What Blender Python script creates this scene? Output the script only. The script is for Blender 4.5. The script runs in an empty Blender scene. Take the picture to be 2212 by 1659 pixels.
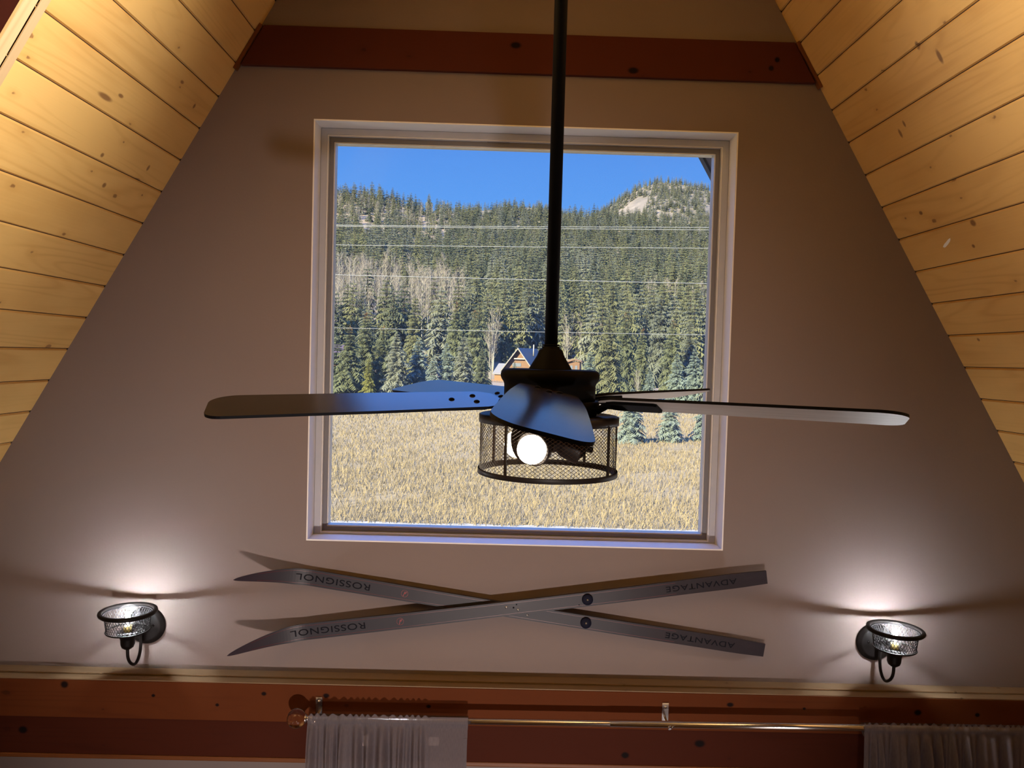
import bpy, bmesh, math, random
from mathutils import Vector, Matrix, noise, Euler
PI = math.pi
R_ = math.radians
S = bpy.context.scene
C = S.collection
random.seed(7)

# ------------------------------------------------------------------ frame
W, H, F = 2212.0, 1659.0, 1661.0
EZ = 3.5                      # eye height above the room floor
GZ = -1.2                     # meadow level outside
XS = 0.066                    # camera offset from the gable centre line
CAM = Vector((-XS, -2.72, EZ))
YAW, PITCH, ROLL = 0.01309064, -0.03533886, 0.02773999
FW = Vector((math.sin(YAW)*math.cos(PITCH), math.cos(YAW)*math.cos(PITCH), math.sin(PITCH)))
R0 = Vector((math.cos(YAW), -math.sin(YAW), 0)); U0 = R0.cross(FW)
CR = R0*math.cos(ROLL) + U0*math.sin(ROLL); CU = -R0*math.sin(ROLL) + U0*math.cos(ROLL)

cd = bpy.data.cameras.new('camera'); cam = bpy.data.objects.new('camera', cd); C.objects.link(cam)
cam.matrix_world = Matrix((( CR.x, CU.x, -FW.x, CAM.x), (CR.y, CU.y, -FW.y, CAM.y), (CR.z, CU.z, -FW.z, CAM.z), (0,0,0,1)))
cd.sensor_fit = 'HORIZONTAL'; cd.sensor_width = 36.0; cd.lens = 36.0*F/W
cd.clip_end = 5000; cd.clip_start = 0.02
S.camera = cam

def at(px, py, y):
    """where the sight line through a photo pixel meets the plane of constant y"""
    d = CR*((px-W/2)/F) - CU*((py-H/2)/F) + FW
    return CAM + d*((y-CAM.y)/d.y)

# ------------------------------------------------------------------ materials
def lin(r, g, b):
    f = lambda c: (c/255/12.92) if c/255 <= .04045 else ((c/255+.055)/1.055)**2.4
    return (f(r), f(g), f(b), 1)

class NT:
    def __init__(s, name):
        s.m = bpy.data.materials.new(name); s.m.use_nodes = True
        s.t = s.m.node_tree; s.t.nodes.clear()
        s.out = s.n('ShaderNodeOutputMaterial')
    def n(s, t, **kw):
        x = s.t.nodes.new(t)
        for k, v in kw.items(): setattr(x, k, v)
        return x
    def l(s, a, b): s.t.links.new(a, b)
    def val(s, sock, v):
        if hasattr(v, 'is_output') or isinstance(v, bpy.types.NodeSocket): s.l(v, sock)
        else: sock.default_value = v
    def math(s, op, a, b=0.0, c=None, clamp=False):
        x = s.n('ShaderNodeMath', operation=op, use_clamp=clamp)
        s.val(x.inputs[0], a); s.val(x.inputs[1], b)
        if c is not None: s.val(x.inputs[2], c)
        return x.outputs[0]
    def comb(s, x, y, z=0.0):
        c = s.n('ShaderNodeCombineXYZ')
        s.val(c.inputs[0], x); s.val(c.inputs[1], y); s.val(c.inputs[2], z)
        return c.outputs[0]
    def noise(s, vec, scale=1., detail=3., rough=.5, dist=0.):
        x = s.n('ShaderNodeTexNoise'); s.l(vec, x.inputs['Vector'])
        x.inputs['Scale'].default_value = scale; x.inputs['Detail'].default_value = detail
        x.inputs['Roughness'].default_value = rough; x.inputs['Distortion'].default_value = dist
        return x.outputs['Fac']
    def mix(s, f, a, b, mode='MIX'):
        x = s.n('ShaderNodeMix', data_type='RGBA', blend_type=mode)
        s.val(x.inputs[0], f); s.val(x.inputs[6], a); s.val(x.inputs[7], b)
        return x.outputs[2]
    def ramp(s, f, stops):
        x = s.n('ShaderNodeValToRGB'); s.l(f, x.inputs[0])
        e = x.color_ramp.elements
        while len(e) < len(stops): e.new(.5)
        for k, (p, c) in enumerate(stops):
            e[k].position = p; e[k].color = c if len(c) == 4 else (*c, 1)
        return x.outputs[0]
    def maprange(s, v, a, b, c=0., d=1., smooth=True):
        x = s.n('ShaderNodeMapRange'); x.interpolation_type = 'SMOOTHSTEP' if smooth else 'LINEAR'
        s.val(x.inputs[0], v)
        for k, q in enumerate((a, b, c, d)): x.inputs[k+1].default_value = q
        return x.outputs[0]
    def bsdf(s, color, rough=.5, bump=None, bstr=.2, bdist=.01, **kw):
        b = s.n('ShaderNodeBsdfPrincipled')
        s.val(b.inputs['Base Color'], color); s.val(b.inputs['Roughness'], rough)
        for k, v in kw.items(): s.val(b.inputs[k.replace('_', ' ')], v)
        if bump is not None:
            x = s.n('ShaderNodeBump'); s.l(bump, x.inputs['Height'])
            x.inputs['Strength'].default_value = bstr; x.inputs['Distance'].default_value = bdist
            s.l(x.outputs[0], b.inputs['Normal'])
        return b
    def fin(s, b):
        s.l(b.outputs[0] if hasattr(b, 'outputs') else b, s.out.inputs['Surface']); return s.m

def simple(name, col, rough=.5, nz=0.0, nscale=20., **kw):
    t = NT(name)
    c = col
    if nz:
        tc = t.n('ShaderNodeTexCoord')
        f = t.noise(tc.outputs['Object'], nscale, 4)
        c = t.mix(f, tuple(x*(1-nz) for x in col[:3])+(1,), tuple(min(1, x*(1+nz)) for x in col[:3])+(1,))
    return t.fin(t.bsdf(c, rough, **kw))

def ellipse_marks(t, u, v, marks):
    """sum of soft dark spots with the given centres and radii (knots that stay with the board)"""
    tot = None
    for (a, b, ra, rb) in marks:
        du = t.math('DIVIDE', t.math('SUBTRACT', u, a), ra*KN); dv = t.math('DIVIDE', t.math('SUBTRACT', v, b), rb*KN)
        d = t.math('SQRT', t.math('ADD', t.math('MULTIPLY', du, du), t.math('MULTIPLY', dv, dv)))
        k = t.maprange(d, .55, 1.25, KA, 0.)
        tot = k if tot is None else t.math('MAXIMUM', tot, k)
    return tot

KN, KA = .72, .8
def pine(name, light, dark, knot, off, pitch, marks=(), rough=.42, tint=.16, flecks=1.0, var=1.0):
    """tongue-and-groove pine: UV u runs along the boards, v across them (metres)"""
    t = NT(name)
    uv = t.n('ShaderNodeUVMap'); sp = t.n('ShaderNodeSeparateXYZ'); t.l(uv.outputs[0], sp.inputs[0])
    u, v = sp.outputs[0], sp.outputs[1]
    pid = t.math('FLOOR', t.math('DIVIDE', t.math('SUBTRACT', v, off), pitch))
    wn = t.n('ShaderNodeTexWhiteNoise', noise_dimensions='1D'); t.l(pid, wn.inputs['W'])
    rnd = wn.outputs[0]
    pu = t.math('MULTIPLY_ADD', rnd, 37., u)
    # growth-ring contours
    fld = t.noise(t.comb(t.math('MULTIPLY', pu, .75), t.math('MULTIPLY', v, 7.5), t.math('MULTIPLY', pid, 3.7)), 1., 1.5, .45, .15)
    rings = t.math('SINE', t.math('MULTIPLY', fld, 95.))
    rings = t.math('POWER', t.math('MULTIPLY_ADD', rings, .5, .5), 3.)
    patch = t.noise(t.comb(t.math('MULTIPLY', pu, .9), t.math('MULTIPLY', v, 5.), t.math('MULTIPLY', pid, 1.3)), 1., 2.)
    rings = t.math('MULTIPLY', rings, t.maprange(patch, .38, .66))
    fine = t.noise(t.comb(t.math('MULTIPLY', pu, 3.), t.math('MULTIPLY', v, 160.), pid), 1., 3., .6)
    blot = t.noise(t.comb(t.math('MULTIPLY', pu, 3.2), t.math('MULTIPLY', v, 7.), t.math('MULTIPLY', pid, 5.1)), 1., 3., .5)
    g = t.math('ADD', t.math('MULTIPLY', rings, .40*var), t.math('MULTIPLY', t.math('SUBTRACT', fine, .5), .35*var))
    g = t.math('ADD', g, t.math('MULTIPLY', t.math('SUBTRACT', blot, .42), 1.1*var))
    g = t.math('ADD', g, t.math('MULTIPLY', t.math('SUBTRACT', rnd, .5), tint*2.5), clamp=True)
    col = t.mix(g, light, dark)
    # scattered pin knots
    vo = t.n('ShaderNodeTexVoronoi', voronoi_dimensions='2D', feature='F1'); vo.inputs['Scale'].default_value = 1.
    t.l(t.comb(t.math('MULTIPLY', pu, 6.0), t.math('MULTIPLY', v, 11.)), vo.inputs['Vector'])
    sc = t.n('ShaderNodeSeparateColor'); t.l(vo.outputs['Color'], sc.inputs[0])
    keep = t.math('GREATER_THAN', sc.outputs[0], .74)
    rad = t.math('MULTIPLY_ADD', t.math('POWER', sc.outputs[1], 2.5), .075, .018)
    nb = t.noise(t.comb(t.math('MULTIPLY', u, 90.), t.math('MULTIPLY', v, 90.)), 1., 2.)
    dd = t.math('MULTIPLY_ADD', nb, .10, t.math('SUBTRACT', vo.outputs['Distance'], .05))
    k = t.maprange(t.math('SUBTRACT', dd, rad), -.015, .03, 1., 0.)
    halo = t.maprange(t.math('SUBTRACT', dd, rad), 0., .22, 1., 0.)
    k = t.math('MULTIPLY', t.math('MULTIPLY', k, keep), .72*flecks)
    halo = t.math('MULTIPLY', t.math('MULTIPLY', halo, keep), .35*flecks)
    col = t.mix(halo, col, dark)
    if marks:
        k = t.math('MAXIMUM', k, ellipse_marks(t, u, v, marks))
    col = t.mix(k, col, knot)
    return t.fin(t.bsdf(col, rough, bump=fine, bstr=.08, bdist=.002, IOR=1.25 if rough > .7 else 1.45))

M = {}
M['pine_left'] = pine('honey_pine_left', (0.72, 0.4606, 0.162, 1), (0.53, 0.2914, 0.0792, 1), (0.17, 0.0705, 0.0252, 1), 1.897, .1288,
    marks=[(-.55, 2.372, .052, .012), (-.49, 2.345, .02, .008), (-.42, 2.52, .012, .010), (-.72, 2.985, .012, .010), (-.25, 2.20, .016, .008),
           (-.33, 2.60, .014, .012), (-.16, 2.49, .010, .016), (-.50, 3.10, .012, .009), (-.11, 2.235, .010, .013)])
M['pine_right'] = pine('honey_pine_right', (0.69, 0.4277, 0.148, 1), (0.5, 0.2679, 0.074, 1), (0.15, 0.0611, 0.0222, 1), 1.874, .1285,
    marks=[(-.62, 2.19, .012, .030), (-.56, 2.13, .012, .018), (-.30, 2.32, .010, .022), (-.34, 2.30, .008, .016), (-.20, 2.58, .014, .010),
           (-.42, 2.66, .018, .016), (-.37, 2.73, .010, .009), (-.47, 2.98, .011, .035), (-.16, 3.05, .010, .009)])
KN, KA = 1., 1.
M['beam'] = pine('red_stained_beam', (0.108, 0.02697, 0.005642, 1), (0.06851, 0.01302, 0.002604, 1), (0.006324, 0.001395, 0.000868, 1), 9., 20., rough=.75, flecks=.55, var=.8,
    marks=[(-1.545, .115, .014, .013), (-.86, .098, .0095, .0075), (-.645, .096, .012, .0085), (-1.02, .055, .007, .006), (-1.24, .083, .007, .006),
           (-.29, .066, .009, .007), (.76, .095, .013, .0085), (1.42, .082, .014, .011), (1.02, .087, .006, .005), (1.63, .078, .009, .008)])
M['beam_low'] = pine('shaded_red_beam', (0.05534, 0.009821, 0.00279, 1), (0.03267, 0.00491, 0.001395, 1), (0.004216, 0.0008928, 0.00093, 1), 9., 20., rough=.75, flecks=.4, var=.8,
    marks=[(-1.69, .080, .017, .014), (.66, .082, .020, .014), (.40, .035, .015, .012)])  # shade from the upper beam and rod put into this darker red
M['beam_lip'] = pine('worn_beam_lip', (0.1612, 0.0527, 0.01364, 1), (0.1054, 0.0279, 0.00682, 1), (0.0186, 0.0062, 0.0031, 1), 9., 20., flecks=.3)
M['collar'] = pine('dark_collar_board', (.085, .020, .010, 1), (.055, .011, .007, 1), (.006, .002, .002, 1), 9., 20., rough=.75, flecks=.6, var=.7,
    marks=[(-.05, .095, .02, .012), (.36, .022, .02, .012), (.86, .075, .010, .010), (.84, .045, .010, .010)])
M['ledge'] = pine('raw_pine_edge', (0.2292, 0.1538, 0.08556, 1), (0.1637, 0.09994, 0.04836, 1), (0.04092, 0.01922, 0.0093, 1), 9., 20., rough=.6, flecks=.8)
M['pale_trim'] = pine('pale_trim_pine', (0.5184, 0.3744, 0.216, 1), (0.4032, 0.2448, 0.1224, 1), (0.1584, 0.0864, 0.0504, 1), 9., 20., rough=.5, flecks=.5)
M['rafter'] = pine('maroon_rafter', (0.0285, 0.0038, 0.00228, 1), (0.019, 0.00228, 0.00152, 1), (0.0038, 0.00076, 0.00076, 1), 9., 20., rough=.9, flecks=.2)
M['groove'] = simple('dark_groove_gap', (.05, .02, .008, 1), .9)  # plain dark brown at the bottom of the board joints

def wall_mat():
    t = NT('beige_painted_plaster'); tc = t.n('ShaderNodeTexCoord')
    a = t.noise(tc.outputs['Object'], 130., 3.); b = t.noise(tc.outputs['Object'], 2.2, 3.)
    col = t.mix(b, (.205, .163, .152, 1), (.235, .187, .173, 1))
    return t.fin(t.bsdf(col, .85, bump=a, bstr=.12, bdist=.003))
M['wall'] = wall_mat()
M['reveal'] = simple('white_reveal_paint', (.87, .865, .86, 1), .6, .03, 30.)
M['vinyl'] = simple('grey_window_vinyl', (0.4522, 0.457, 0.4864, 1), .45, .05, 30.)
M['vinyl_dark'] = simple('dark_grey_vinyl', (0.1768, 0.1713, 0.1852, 1), .5)  # plain darker grey for the sash and weep slot
M['bead'] = simple('pale_glazing_bead', (.72, .70, .66, 1), .35)
M['floor'] = pine('floor_boards', (.22, .11, .05, 1), (.15, .07, .03, 1), (.03, .02, .01, 1), 0., .13)

def glass_pane():
    t = NT('haze_veil_window_glass'); tc = t.n('ShaderNodeTexCoord')
    tr = t.n('ShaderNodeBsdfTransparent'); tr.inputs[0].default_value = (.97, .985, .98, 1)
    gl = t.n('ShaderNodeBsdfGlossy'); gl.inputs['Roughness'].default_value = .02
    lw = t.n('ShaderNodeLayerWeight'); lw.inputs['Blend'].default_value = .12
    m1 = t.n('ShaderNodeMixShader'); t.l(t.math('MULTIPLY', lw.outputs['Fresnel'], .6), m1.inputs[0]); t.l(tr.outputs[0], m1.inputs[1]); t.l(gl.outputs[0], m1.inputs[2])
    du = t.n('ShaderNodeBsdfTranslucent'); du.inputs[0].default_value = (.9, .9, .9, 1)
    f = t.noise(tc.outputs['Object'], 3., 4.)
    m2 = t.n('ShaderNodeMixShader'); t.l(t.math('MULTIPLY_ADD', f, .014, .020), m2.inputs[0]); t.l(m1.outputs[0], m2.inputs[1]); t.l(du.outputs[0], m2.inputs[2])  # thin translucent veil mixed in to imitate haze over the hill
    # specks of dirt
    vo = t.n('ShaderNodeTexVoronoi', feature='F1'); vo.inputs['Scale'].default_value = 17.; t.l(tc.outputs['Object'], vo.inputs['Vector'])
    sc = t.n('ShaderNodeSeparateColor'); t.l(vo.outputs['Color'], sc.inputs[0])
    sp = t.math('MULTIPLY', t.math('LESS_THAN', vo.outputs['Distance'], t.math('MULTIPLY', sc.outputs[1], .045)), t.math('GREATER_THAN', sc.outputs[0], .8))
    dk = t.n('ShaderNodeBsdfDiffuse'); dk.inputs[0].default_value = (.03, .03, .04, 1)
    m3 = t.n('ShaderNodeMixShader'); t.l(t.math('MULTIPLY', sp, .7), m3.inputs[0]); t.l(m2.outputs[0], m3.inputs[1]); t.l(dk.outputs[0], m3.inputs[2])
    return t.fin(m3)
M['pane'] = glass_pane()

M['black'] = simple('matte_black_metal', (0.00495, 0.00495, 0.005225, 1), .6, .1, 60., IOR=1.14)
M['rod'] = simple('black_downrod', (.005, .006, .011, 1), .5, IOR=1.2)
M['fan_bronze'] = simple('fan_bronze_metal', (.022, .017, .016, 1), .45, .15, 40., IOR=1.35)
M['bronze'] = simple('dark_bronze_metal', (.0062, .0048, .0045, 1), .45, .15, 40., IOR=1.25)
M['mesh_wire'] = simple('dark_mesh_wire', (.040, .026, .020, 1), .45)
M['cage_wire'] = simple('black_cage_wire', (.014, .013, .014, 1), .45, IOR=1.3)
M['blade_top'] = simple('glossy_dark_blade_top', (.035, .035, .045, 1), .17, IOR=1.52)
def blade_under():
    t = NT('weathered_grey_blade_wood'); tc = t.n('ShaderNodeTexCoord')
    sp = t.n('ShaderNodeSeparateXYZ'); t.l(tc.outputs['Object'], sp.inputs[0])
    f = t.noise(t.comb(t.math('MULTIPLY', sp.outputs[0], 5.), t.math('MULTIPLY', sp.outputs[1], 120.)), 1., 4., .6)
    return t.fin(t.bsdf(t.mix(f, (.50, .47, .44, 1), (.92, .89, .85, 1)), .45))
M['blade_under'] = blade_under()

def clear_glass(name, tint=(1, 1, 1, 1), fac=.55, rough=0.0, blend=.3, haze=0.):
    t = NT(name)
    tr = t.n('ShaderNodeBsdfTransparent'); tr.inputs[0].default_value = tint
    gl = t.n('ShaderNodeBsdfGlossy'); gl.inputs['Roughness'].default_value = rough
    lw = t.n('ShaderNodeLayerWeight'); lw.inputs['Blend'].default_value = blend
    m1 = t.n('ShaderNodeMixShader'); t.l(t.math('MULTIPLY', lw.outputs['Facing'], fac), m1.inputs[0]); t.l(tr.outputs[0], m1.inputs[1]); t.l(gl.outputs[0], m1.inputs[2])
    if haze:
        tl = t.n('ShaderNodeBsdfTranslucent'); m2 = t.n('ShaderNodeMixShader'); m2.inputs[0].default_value = haze
        t.l(m1.outputs[0], m2.inputs[1]); t.l(tl.outputs[0], m2.inputs[2]); m1 = m2
    return t.fin(m1)
M['bulb_glass'] = clear_glass('clear_bulb_glass', (.97, .97, .97, 1), .6, haze=.006)
def solid_glass():
    t = NT('finial_glass'); g = t.n('ShaderNodeBsdfGlass'); g.inputs['IOR'].default_value = 1.45; g.inputs['Roughness'].default_value = .02
    g.inputs[0].default_value = (.95, .93, .93, 1); return t.fin(g)
M['finial'] = solid_glass()
def emit(name, col, st):
    t = NT(name); e = t.n('ShaderNodeEmission'); e.inputs[0].default_value = col; e.inputs[1].default_value = st; return t.fin(e)
M['lamp_glow'] = emit('lit_frosted_bulb', (1, .86, .66, 1), 14.)
M['filament'] = emit('glowing_filament', (1, .96, .90, 1), 55.)
M['chrome'] = simple('brushed_chrome', (.80, .80, .82, 1), .16, Metallic=1.)
M['brass'] = simple('brass_contact', (.75, .6, .2, 1), .3, Metallic=1.)
M['steel'] = simple('screw_steel', (.55, .54, .50, 1), .3, Metallic=1.)

def ski_mat():
    t = NT('ski_top_sheet'); tc = t.n('ShaderNodeTexCoord')
    sp = t.n('ShaderNodeSeparateXYZ'); t.l(tc.outputs['Object'], sp.inputs[0])
    x, z = sp.outputs[0], sp.outputs[2]
    f = t.maprange(x, 1.15, 1.65)
    tip = t.maprange(x, .03, .16, 1., 0.)
    col = t.mix(f, (.047, .047, .060, 1), (.028, .021, .028, 1))
    col = t.mix(tip, col, (.040, .030, .045, 1))
    n = t.noise(t.comb(t.math('MULTIPLY', x, 20.), t.math('MULTIPLY', z, 60.)), 1., 3.)
    col = t.mix(t.math('MULTIPLY', n, .35), col, (.05, .048, .055, 1))
    return t.fin(t.bsdf(col, .42, IOR=1.25, Coat_Weight=.07, Coat_Roughness=.04))
M['ski'] = ski_mat()
M['ski_side'] = simple('ski_sidewall', (.030, .018, .018, 1), .4)
M['ski_line'] = simple('ski_red_line', (.11, .014, .018, 1), .4)
M['ski_red'] = simple('ski_red_emblem', (.30, .015, .018, 1), .4)
M['ski_text'] = simple('ski_dark_lettering', (.007, .007, .012, 1), .6, IOR=1.2)
M['disk'] = simple('navy_plastic_disk', (.007, .008, .020, 1), .65, IOR=1.2)

def sheer():
    t = NT('sheer_grey_curtain'); tc = t.n('ShaderNodeTexCoord')
    sp = t.n('ShaderNodeSeparateXYZ'); t.l(tc.outputs['Object'], sp.inputs[0])
    n = t.noise(t.comb(t.math('MULTIPLY', sp.outputs[0], 420.), t.math('MULTIPLY', sp.outputs[2], 60.)), 1., 3.)
    col = t.mix(n, (.150, .130, .150, 1), (.250, .222, .245, 1))
    b = t.bsdf(col, .9); tl = t.n('ShaderNodeBsdfTranslucent'); t.l(col, tl.inputs[0])
    m = t.n('ShaderNodeMixShader'); m.inputs[0].default_value = .3; t.l(b.outputs[0], m.inputs[1]); t.l(tl.outputs[0], m.inputs[2])
    tr = t.n('ShaderNodeBsdfTransparent')
    m2 = t.n('ShaderNodeMixShader'); m2.inputs[0].default_value = .26; t.l(m.outputs[0], m2.inputs[1]); t.l(tr.outputs[0], m2.inputs[2])
    return t.fin(m2)
M['sheer'] = sheer()
M['tab'] = simple('curtain_tab_cloth', (.50, .40, .38, 1), .9)

# outside
def foliage(name, a, b, c=None, z_brown=None, gain=.40):
    a = tuple(x*gain for x in a[:3])+(1,); b = tuple(x*gain for x in b[:3])+(1,)
    t = NT(name); tc = t.n('ShaderNodeTexCoord'); oi = t.n('ShaderNodeObjectInfo')
    n = t.noise(tc.outputs['Object'], 9. if z_brown else 6., 3.)
    f = t.math('ADD', t.math('MULTIPLY', n, .4), t.math('MULTIPLY', oi.outputs['Random'], .75), clamp=True)
    col = t.mix(f, a, b)
    if z_brown:   # rust-coloured cones crowd the top of the tree
        sp = t.n('ShaderNodeSeparateXYZ'); t.l(tc.outputs['Object'], sp.inputs[0])
        k = t.math('MULTIPLY', t.maprange(sp.outputs[2], .84, .98), t.math('GREATER_THAN', t.noise(tc.outputs['Object'], 26., 2.), .47))
        col = t.mix(k, col, z_brown)
    b_ = t.n('ShaderNodeBsdfDiffuse'); t.l(col, b_.inputs[0])
    tl = t.n('ShaderNodeBsdfTranslucent'); t.l(col, tl.inputs[0])
    m = t.n('ShaderNodeMixShader'); m.inputs[0].default_value = .35; t.l(b_.outputs[0], m.inputs[1]); t.l(tl.outputs[0], m.inputs[2])
    return t.fin(m)
M['fol_olive'] = foliage('olive_needles', (.185, .20, .115, 1), (.33, .345, .20, 1))
M['fol_dark'] = foliage('dark_needles', (.11, .14, .10, 1), (.22, .245, .165, 1))
M['fol_grey'] = foliage('grey_green_needles', (.19, .22, .18, 1), (.36, .385, .31, 1))
M['fol_blue'] = foliage('blue_spruce_needles', (.22, .30, .28, 1), (.38, .46, .42, 1))
M['fol_rust'] = foliage('spruce_needles_with_cones', (.17, .20, .125, 1), (.29, .32, .19, 1), z_brown=(.13, .062, .027, 1))
M['fol_yellow'] = foliage('yellow_green_needles', (.28, .29, .09, 1), (.40, .40, .15, 1))
M['bark'] = simple('conifer_bark', (0.04, 0.0275, 0.02, 1), .9)
M['aspen_bark'] = simple('white_aspen_bark', (0.18, 0.175, 0.16, 1), .8, .15, 8.)
M['twigs'] = simple('bare_grey_twigs', (0.145, 0.13, 0.12, 1), .9, .12, 3.)

def ground_mat():
    t = NT('dry_meadow_ground'); tc = t.n('ShaderNodeTexCoord'); P = tc.outputs['Object']
    a = t.noise(P, .35, 4., .6); b = t.noise(P, 6., 4., .7); c = t.noise(P, .06, 3.)
    col = t.mix(t.math('MULTIPLY_ADD', b, .7, t.math('MULTIPLY', t.math('SUBTRACT', a, .5), .9), clamp=True), (.105, .078, .040, 1), (.185, .148, .085, 1))
    sp = t.n('ShaderNodeSeparateXYZ'); t.l(P, sp.inputs[0])
    wood = t.mix(t.math('MULTIPLY_ADD', c, .5, t.math('MULTIPLY', b, .5)), (.09, .0675, .05, 1), (.155, .1225, .095, 1))
    col = t.mix(t.maprange(sp.outputs[1], 60., 110.), col, wood)
    return t.fin(t.bsdf(col, .95))
M['ground'] = ground_mat()
def mountain_mat():
    t = NT('rocky_mountain_slope'); tc = t.n('ShaderNodeTexCoord')
    a = t.noise(tc.outputs['Object'], .03, 5., .65)
    return t.fin(t.bsdf(t.ramp(a, [(.35, (.060, .052, .042)), (.55, (.095, .080, .066)), (.72, (.13, .115, .10))]), .95))
M['mountain'] = mountain_mat()
M['gravel'] = simple('white_gravel', (0.185, 0.1775, 0.165, 1), .95, .2, 4.)
M['grass'] = foliage('dry_golden_grass', (.64, .50, .26, 1), (.92, .77, .50, 1), gain=.295)
M['wire'] = simple('aluminium_power_cable', (0.175, 0.18, 0.185, 1), .5)
M['soffit'] = simple('weathered_brown_soffit', (0.136, 0.092, 0.076, 1), .8, .25, 5.)
M['fascia'] = simple('dark_fascia', (0.015, 0.0125, 0.0125, 1), .7)
M['roof_blue'] = simple('blue_metal_roof', (0.01125, 0.015, 0.025, 1), .5)
M['roof_grey'] = simple('pale_metal_roof', (0.105, 0.1025, 0.105, 1), .5)
M['cabin_wood'] = simple('cabin_wood', (0.09, 0.0475, 0.025, 1), .8, .15, 3.)
M['cabin_orange'] = simple('cabin_orange_wood', (0.145, 0.0675, 0.025, 1), .8, .12, 3.)
M['cabin_white'] = simple('cabin_white_paint', (0.1875, 0.185, 0.18, 1), .7)
M['cabin_pane'] = simple('cabin_window_pane', (0.0875, 0.105, 0.1375, 1), .15)
M['roof_purple'] = simple('plum_metal_roof', (0.0375, 0.02125, 0.03, 1), .6)
M['teal'] = simple('teal_paint', (0.025, 0.08, 0.075, 1), .7)
M['post'] = simple('weathered_fence_wood', (0.0875, 0.05, 0.025, 1), .9)

# ------------------------------------------------------------------ mesh helpers
class MB:
    def __init__(s): s.v = []; s.f = []; s.mi = []; s.uv = []; s.sm = []
    def add(s, vs, fs, mi=0, uvs=None, smooth=False):
        o = len(s.v); s.v += [tuple(x) for x in vs]
        for k, f in enumerate(fs):
            s.f.append([o+i for i in f]); s.mi.append(mi); s.sm.append(smooth)
            s.uv.append(uvs[k] if uvs else None)
    def box(s, x0, x1, y0, y1, z0, z1, mi=0, uvaxis=None):
        vs = [(x, y, z) for z in (z0, z1) for y in (y0, y1) for x in (x0, x1)]
        fs = [(0, 2, 3, 1), (4, 5, 7, 6), (0, 1, 5, 4), (2, 6, 7, 3), (0, 4, 6, 2), (1, 3, 7, 5)]
        uvs = None
        if uvaxis == 'x':
            uvs = []
            for k, f in enumerate(fs):
                uvs.append([(vs[i][0], (vs[i][1] - y0 if k < 2 else vs[i][2]-z0)) for i in f])
        s.add(vs, fs, mi, uvs)
    def lathe(s, prof, seg=48, mi=0, c=(0, 0, 0), cap=True, smooth=True, ax=None):
        vs = []; n = len(prof)
        for (r, z) in prof:
            for k in range(seg):
                a = 2*PI*k/seg; vs.append(Vector((r*math.cos(a), r*math.sin(a), z)))
        if ax is not None:
            q = Vector((0, 0, 1)).rotation_difference(Vector(ax)).to_matrix()
            vs = [q @ v for v in vs]
        vs = [(v[0]+c[0], v[1]+c[1], v[2]+c[2]) for v in vs]
        fs = []
        for i in range(n-1):
            for k in range(seg):
                k2 = (k+1) % seg
                fs.append((i*seg+k, i*seg+k2, (i+1)*seg+k2, (i+1)*seg+k))
        s.add(vs, fs, mi, None, smooth)
        if cap:
            o = len(s.v)-n*seg
            if prof[0][0] > 1e-5: s.f.append([o+k for k in range(seg)][::-1]); s.mi.append(mi); s.sm.append(False); s.uv.append(None)
            if prof[-1][0] > 1e-5: s.f.append([o+(n-1)*seg+k for k in range(seg)]); s.mi.append(mi); s.sm.append(False); s.uv.append(None)
    def tube(s, pts, rad, seg=8, mi=0, cap=True, smooth=True):
        pts = [Vector(p) for p in pts]; n = len(pts)
        rs = rad if isinstance(rad, (list, tuple)) else [rad]*n
        ref = None; rings = []
        for i in range(n):
            d = (pts[min(i+1, n-1)]-pts[max(i-1, 0)]).normalized()
            if ref is None:
                ref = Vector((0, 0, 1)) if abs(d.z) < .9 else Vector((1, 0, 0))
            a = (ref - d*ref.dot(d))
            if a.length < 1e-6: a = d.orthogonal()
            a.normalize(); b = d.cross(a); ref = a
            rings.append([pts[i]+(a*math.cos(2*PI*k/seg)+b*math.sin(2*PI*k/seg))*rs[i] for k in range(seg)])
        fs = [(i*seg+k, i*seg+(k+1) % seg, (i+1)*seg+(k+1) % seg, (i+1)*seg+k) for i in range(n-1) for k in range(seg)]
        if cap: fs += [tuple(range(seg))[::-1], tuple((n-1)*seg+k for k in range(seg))]
        s.add([p for r in rings for p in r], fs, mi, None, smooth)
    def prism(s, poly, axis, a, b, mi=0):
        """polygon in the two other axes, pushed from a to b along axis"""
        n = len(poly)
        def pt(p, w):
            return {'x': (w, p[0], p[1]), 'y': (p[0], w, p[1]), 'z': (p[0], p[1], w)}[axis]
        vs = [pt(p, a) for p in poly]+[pt(p, b) for p in poly]
        fs = [tuple(range(n)), tuple(range(n, 2*n))[::-1]]+[(i, i+n, (i+1) % n+n, (i+1) % n) for i in range(n)]
        s.add(vs, fs, mi)
    def xform(s, m):
        s.v = [tuple(m @ Vector(v)) for v in s.v]; return s
    def mesh(s, name, mats, recalc=True):
        me = bpy.data.meshes.new(name); me.from_pydata(s.v, [], s.f)
        for m in (mats if isinstance(mats, (list, tuple)) else [mats]): me.materials.append(m)
        me.polygons.foreach_set('material_index', s.mi)
        me.polygons.foreach_set('use_smooth', s.sm)
        if any(u is not None for u in s.uv):
            l = me.uv_layers.new(name='UVMap'); flat = []
            for f, u in zip(s.f, s.uv):
                for i in range(len(f)): flat += list(u[i]) if u else [0., 0.]
            l.data.foreach_set('uv', flat)
        if recalc:
            bm = bmesh.new(); bm.from_mesh(me); bmesh.ops.recalc_face_normals(bm, faces=bm.faces); bm.to_mesh(me); bm.free()
        me.update(); return me

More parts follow.
